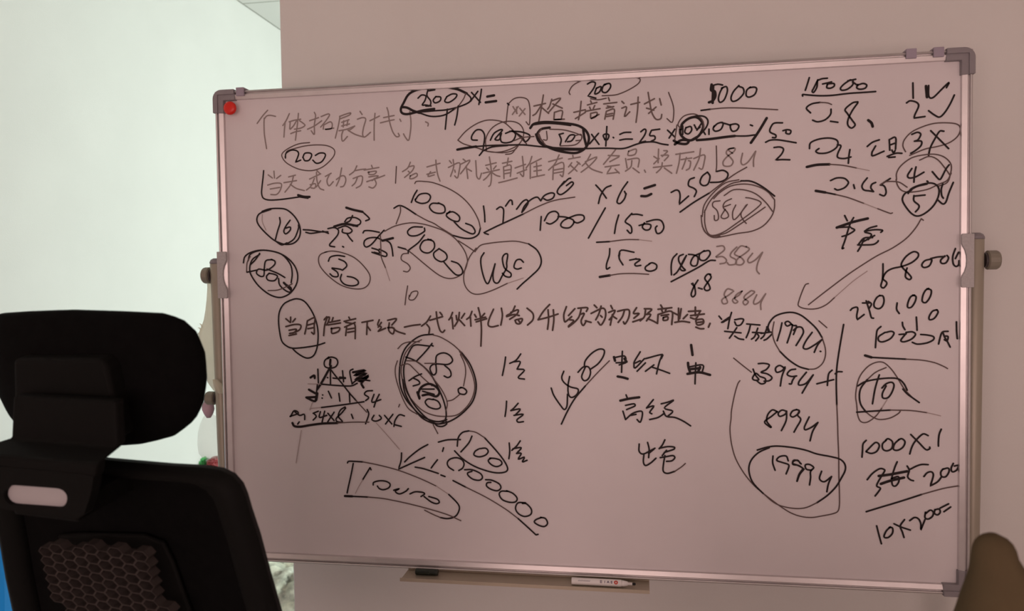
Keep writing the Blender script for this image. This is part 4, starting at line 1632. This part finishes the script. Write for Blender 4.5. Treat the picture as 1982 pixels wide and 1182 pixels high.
# arm: from the plate's top edge forward and up to the headrest
topv = outer[0][1]; hwid = abs(outer[0][0] - sc_u)
a0 = [bp(px, py, B2) for px, py in ((30, 846), (234, 862))]
rows = [(sc_u, hwid, topv + .004, B1), (sc_u * .75 + .25 * .5 * (a0[0][0] + a0[1][0]), hwid * 1.02, topv - .012, B1 * .97), (.5 * (a0[0][0] + a0[1][0]), .5 * (a0[1][0] - a0[0][0]), .5 * (a0[0][1] + a0[1][1]), B2), (.5 * (a0[0][0] + a0[1][0]), .5 * (a0[1][0] - a0[0][0]) * .97, .5 * (a0[0][1] + a0[1][1]) - .05, B2 * .7)]
rg = []
for c_, h_, v_, b_ in rows:
    rg.append([W3(c_ - h_, v_, b_ + .006), W3(c_ + h_, v_, b_ + .006), W3(c_ + h_, v_, b_ - .008), W3(c_ - h_, v_, b_ - .008)])
MB().loft(rg).build('bracket_arm', M['shell'], brk, bevel=.003)
# standoff that ties the plate to the backrest frame
MB().prism([W3(sc_u + s1 * .05, outer[2][1] + .004 + s2 * .012, .0) for s1, s2 in ((-1, -1), (1, -1), (1, 1), (-1, 1))], Bk * B1).build('bracket_standoff', M['shell'], brk, bevel=.003)
# headrest pad (curved, wings forward) with its back shell
HB = -.025
hr = [bp(px, py, HB) for px, py in ((120, 600), (230, 603), (318, 611), (350, 624), (374, 652), (389, 695), (393, 745), (388, 790), (374, 822), (345, 846), (300, 857), (232, 862))]
hl = bp(-6, 745, HB); hcu0 = .5 * (hr[6][0] + hl[0]); hcu = hcu0 - .009
half = [(max(0.0, a - hcu0), b_) for a, b_ in hr]
def hcurve(u_): return .30 * (abs(u_ - hcu) ** 2) / .17 - .0
vt, vb = half[0][1], half[-1][1]
rings = []
hl_ = []
NV = 26
def halfw(v_):
    best = 0
    for i in range(len(half) - 1):
        (a1, v1), (a2, v2) = half[i], half[i + 1]
        if min(v1, v2) <= v_ <= max(v1, v2) and abs(v2 - v1) > 1e-9:
            best = max(best, a1 + (a2 - a1) * (v_ - v1) / (v2 - v1))
    return best
for k in range(NV + 1):
    s_ = .5 - .5 * math.cos(math.pi * (k + .35) / (NV + .7))
    v_ = vt + (vb - vt) * s_
    a_ = halfw(v_); al_ = max(a_, halfw(v_ - .024) if s_ > .5 else a_)
    thick = .052 * (max(0.02, 1 - abs(2 * s_ - 1) ** 3.2)) ** .5
    ring = []
    for j in range(40):
        an = 2 * math.pi * j / 40
        cu = math.copysign(abs(math.cos(an)) ** .5, math.cos(an)); sb = math.copysign(abs(math.sin(an)) ** .8, math.sin(an))
        u_ = (al_ if cu < 0 else a_) * cu
        ring.append(W3(hcu + u_, v_, HB + sb * thick * .5 - .45 * u_ * u_))
    rings.append(ring)
hd = MB(); hd.loft(rings); hd.build('headrest', M['fabric'], ch, smooth=True)
sh = [bp(px, py, .015) for px, py in ((28, 694), (198, 694), (210, 715), (222, 770), (232, 850), (40, 832), (30, 770))]
slab(sh, HB + .01, .018, 'headrest_shell', M['shell'], bevel=.006)
# seat, gas lift and star base (below the picture)
def seat_pt(a, f_, z): return Vector((seat_c.x, seat_c.y, 0)) + U * a + F * f_ + Zv * z
rings = []
for z, s_ in ((seat_z - .075, .90), (seat_z - .06, .97), (seat_z - .03, 1.0), (seat_z - .008, .96), (seat_z, .86)):
    rings.append([seat_pt(.225 * s_ * math.copysign(abs(math.cos(t_)) ** .5, math.cos(t_)), .215 * s_ * math.copysign(abs(math.sin(t_)) ** .5, math.sin(t_)), z) for t_ in [2 * math.pi * k / 40 for k in range(40)]])
MB().loft(rings).build('seat', M['fabric'], ch, smooth=True)
vb_ = v_bot + .05
MB().tube([W3(uc, v_bot - .10, .02), W3(uc, v_bot + .03, .03), seat_pt(0, -.12, seat_z - .085), seat_pt(0, 0, seat_z - .085)], .02, 12).build('back_support', M['shell'], ch, smooth=True)
MB().tube([seat_pt(0, 0, seat_z - .07), seat_pt(0, 0, .10)], .024, 16).build('gas_lift', M['shell'], ch, smooth=True)
for k in range(5):
    an = 2 * math.pi * k / 5 + .3; e = (.24 * math.cos(an), .24 * math.sin(an))
    lg = MB().tube([seat_pt(0, 0, .11), seat_pt(e[0], e[1], .075)], [.026, .014], 12).build('base_leg', M['shell'], ch, smooth=True)
    c0 = seat_pt(e[0], e[1], .028)
    MB().tube([c0 - U * .012, c0 + U * .012], .028, 20).tube([seat_pt(e[0], e[1], .05), seat_pt(e[0], e[1], .075)], .006, 8).build('caster', M['rubber'], lg)

# ------------------------------------------------------------------ unidentified brown shape at the lower right, built as an assumed cloth-covered chair
BD = .72
rows = [(1036, 1903, 1938), (1041, 1897, 1948), (1050, 1890, 1957), (1062, 1886, 1963), (1078, 1884, 1967), (1095, 1883, 1977), (1112, 1881, 1995), (1135, 1876, 2016), (1160, 1869, 2036), (1190, 1860, 2056), (1230, 1843, 2084), (1290, 1805, 2130), (1360, 1740, 2200), (1440, 1670, 2275), (1530, 1615, 2330), (1640, 1590, 2355), (1850, 1578, 2368), (2100, 1572, 2374), (2300, 1570, 2376)]
L0 = depth(1950, 1400, BD)
dc = thing('assumed_chair', (L0.x + .02, L0.y - .02, 0), 'unidentified blurred olive brown shape at the lower right corner, built as a cloth-covered chair back', 'unidentified object')
rings = []
top = depth(1921, 1032, BD)
for i, (py, xl, xr) in enumerate(rows):
    a = depth(xl, py, BD); b_ = depth(xr, py, BD); c_ = (a + b_) / 2; h_ = (b_ - a).length / 2
    uu = (b_ - a).normalized(); dd = Vector((-uu.y, uu.x, 0)).normalized()
    ring = []
    for k in range(48):
        an = 2 * math.pi * k / 48
        fold = 1 + min(1, i / 5) * .07 * math.sin(5 * an + i * .12) * abs(math.sin(an))
        ring.append(c_ + uu * (h_ * math.cos(an)) + dd * (min(h_ * .9, .035 + .1 * h_) * fold * math.sin(an)))
    rings.append(ring)
rings.insert(0, [top + (p_ - (rings[0][0] + rings[0][24]) / 2) * .5 for p_ in rings[0]])
MB().loft(rings).build('assumed_cloth_cover', M['brown'], dc, smooth=True)  # cloth and chair are assumed; the blurred shape may be a hand
zb = rings[-1][0].z; cc = (rings[-1][0] + rings[-1][24]) / 2
MB().box(cc.x - .20, cc.x + .20, cc.y - .36, cc.y + .02, .44, .485).build('seat', M['brown'], dc, bevel=.01)  # seat and legs are unseen, added to support the cover
for dx in (-.165, .165):
    MB().box(cc.x + dx - .016, cc.x + dx + .016, cc.y - .016, cc.y + .016, 0, zb + .04).build('leg', M['wood'], dc, bevel=.003)
    MB().box(cc.x + dx - .016, cc.x + dx + .016, cc.y - .336, cc.y - .304, 0, .425).build('leg', M['wood'], dc, bevel=.003)

# ------------------------------------------------------------------ unidentified blue patch behind the chair, built as an assumed bin
e = depth(31, 1100, 1.75); bx = e.x - .155; by = e.y
m = MB(); n = 40
bn = thing('assumed_bin', (bx, by, 0), 'unidentified bright blue object behind the left edge of the black chair, built as a plastic bin', 'bin')
m.loft([[(bx + r_ * math.cos(2 * math.pi * k / n), by + r_ * math.sin(2 * math.pi * k / n), z) for k in range(n)] for r_, z in ((.120, 0), (.125, .01), (.150, .80), (.158, .805), (.158, .83))])
m.build('assumed_bin_body', M['bin'], bn, smooth=False)
MB().loft([[(bx + r_ * math.cos(2 * math.pi * k / n), by + r_ * math.sin(2 * math.pi * k / n), z) for k in range(n)] for r_, z in ((.16, .83), (.16, .845), (.13, .88), (.05, .90))]).build('assumed_bin_lid', M['bin'], bn, smooth=True)

# ------------------------------------------------------------------ plastic bags hanging on the left post
def hang(rows, y, name, m, parent, seed, depth_r=.022, crinkle=.12):
    rings = []
    for i, (py, xl, xr) in enumerate(rows):
        a = hit(xl, py, (0, y, 0), (0, 1, 0)); b_ = hit(xr, py, (0, y, 0), (0, 1, 0)); c_ = (a + b_) / 2; h_ = max(.002, (b_.x - a.x) / 2)
        ring = []
        for k in range(36):
            an = 2 * math.pi * k / 36
            cr = 1 + crinkle * noise.noise(Vector((3 * math.cos(an), 3 * math.sin(an), i * .35 + seed)))
            ring.append((c_.x + h_ * math.cos(an) * cr, y + min(h_ * .8, depth_r) * math.sin(an) * cr, c_.z))
        rings.append(ring)
    return MB().loft(rings).build(name, m, parent, smooth=True)
bg = thing('plastic_bag', hit(404, 548, (0, .085, 0), (0, 1, 0)), 'crumpled cream plastic bag hanging from the upper left knob of the whiteboard stand', 'plastic bag')
hang([(540, 401, 409), (556, 402, 411), (580, 401, 414), (600, 399, 417), (618, 396, 420), (632, 391, 422), (645, 386, 424), (662, 384, 427), (685, 386, 430), (705, 391, 432), (725, 397, 434), (742, 406, 434), (754, 414, 433), (760, 420, 432)], .092, 'bag_body', M['bag'], bg, 1.0)
hang([(734, 412, 420), (742, 413, 428), (750, 415, 432), (757, 419, 432), (761, 424, 431)], .016, 'bag_tail', M['bag'], bg, 4.0, .006)
for k, (a, b_) in enumerate((((390, 640), (383, 634)), ((388, 646), (381, 648)), ((392, 634), (386, 626)), ((398, 700), (390, 716)), ((394, 690), (389, 706)))):
    pa_ = hit(*a, (0, .092, 0), (0, 1, 0)); pb_ = hit(*b_, (0, .088, 0), (0, 1, 0))
    MB().tube([pa_, (pa_ + pb_) / 2 + Vector((0, 0, .003)), pb_], [.0022, .0015, .0005], 6).build('bag_wisp', M['bag'], bg, smooth=True)
pk = thing('plastic_bag', hit(402, 790, (0, .085, 0), (0, 1, 0)), 'pale translucent plastic bag with a purple top hanging from the lower knob of the stand', 'plastic bag')
hang([(776, 396, 408), (784, 392, 413), (792, 392, 414), (800, 395, 412), (808, 400, 408)], .088, 'purple_knot', M['purple'], pk, 2.0)
hang([(800, 398, 410), (808, 394, 420), (820, 389, 424), (838, 386, 428), (858, 385, 430), (876, 388, 430), (884, 394, 426)], .095, 'bag_body', M['pinkbag'], pk, 3.0, .03)

# ------------------------------------------------------------------ sacks piled along the passage wall
def sack(cx, cy, z0, rx, ry, h, seed, label, rot=0.0, mt='sack', name='plastic_sack', amp=.17):
    bm = bmesh.new(); bmesh.ops.create_icosphere(bm, subdivisions=5, radius=1)
    for v in bm.verts:
        d = v.co.copy()
        q = Vector((math.copysign(abs(d.x) ** .8, d.x), math.copysign(abs(d.y) ** .8, d.y), math.copysign(abs(d.z) ** .7, d.z)))
        n1 = 1 - abs(noise.noise(d * 2.3 + Vector((seed, 0, 0)))) * 2; n2 = 1 - abs(noise.noise(d * 5.5 + Vector((0, seed, 0)))) * 2
        s_ = 1 + amp * (n1 - .4) + amp * .45 * (n2 - .4)
        if mt == 'sack':        # crumpled film: sharp diagonal creases
            cr = abs(math.sin(9 * (d.x * .7 + d.y * .5 - d.z) + 3.2 * noise.noise(d * 2.2 + Vector((0, 0, seed)))))
            s_ += .26 * (cr ** .6 - .6)
        z = max(-.96, q.z * s_)
        v.co = Vector((q.x * s_ * rx, q.y * s_ * ry, (z + .96) / 1.96 * h))
    me = bpy.data.meshes.new(name); bm.to_mesh(me); bm.free(); me.materials.append(M[mt])
    for p_ in me.polygons: p_.use_smooth = True
    o = bpy.data.objects.new(name, me); COL.objects.link(o); o.location = (cx, cy, z0); o.rotation_euler = (0, 0, rot)
    return tag(o, label, name.replace('plastic_', ''))
g_ = hit(540, 1150, (0, 0, .12), (0, 0, 1))
sack(g_.x + .02, g_.y - .02, 0, .17, .15, .26, 1.3, 'crumpled white plastic sack on the floor, nearest below the whiteboard bottom edge', .4)
sack(g_.x + .05, g_.y + .52, 0, .20, .16, .30, 5.1, 'crumpled white plastic sack on the floor behind the nearest sack', 1.1)

# ------------------------------------------------------------------ green and red packages on an added support box hidden by the chair
gy = 1.75
ga = hit(386, 892, (0, gy, 0), (0, 1, 0)); ra = hit(416, 893, (0, gy, 0), (0, 1, 0))
zs = hit(400, 904, (0, gy, 0), (0, 1, 0)).z
cabx = (LEFT_X + .012, ra.x + .03)
cb_ = thing('added_box', ((cabx[0] + cabx[1]) / 2, gy, 0), 'tall white box added unseen by the passage wall to support the green and red packages', 'box')
MB().box(cabx[0], cabx[1], gy - .14, gy + .14, 0, zs - .02).build('box_body', M['frame_white'], cb_, bevel=.004)
MB().box(cabx[0] - .005, cabx[1] + .005, gy - .145, gy + .145, zs - .02, zs).build('box_lid', M['frame_white'], cb_, bevel=.004)
sack(ga.x, gy, zs, .030, .05, .052, 9.0, 'small crumpled green plastic package on the added box', .2, 'green', 'plastic_package', .25)
sack(ra.x, gy, zs, .026, .05, .046, 11.0, 'small crumpled dark red plastic package beside the green one', .2, 'red', 'plastic_package', .25)
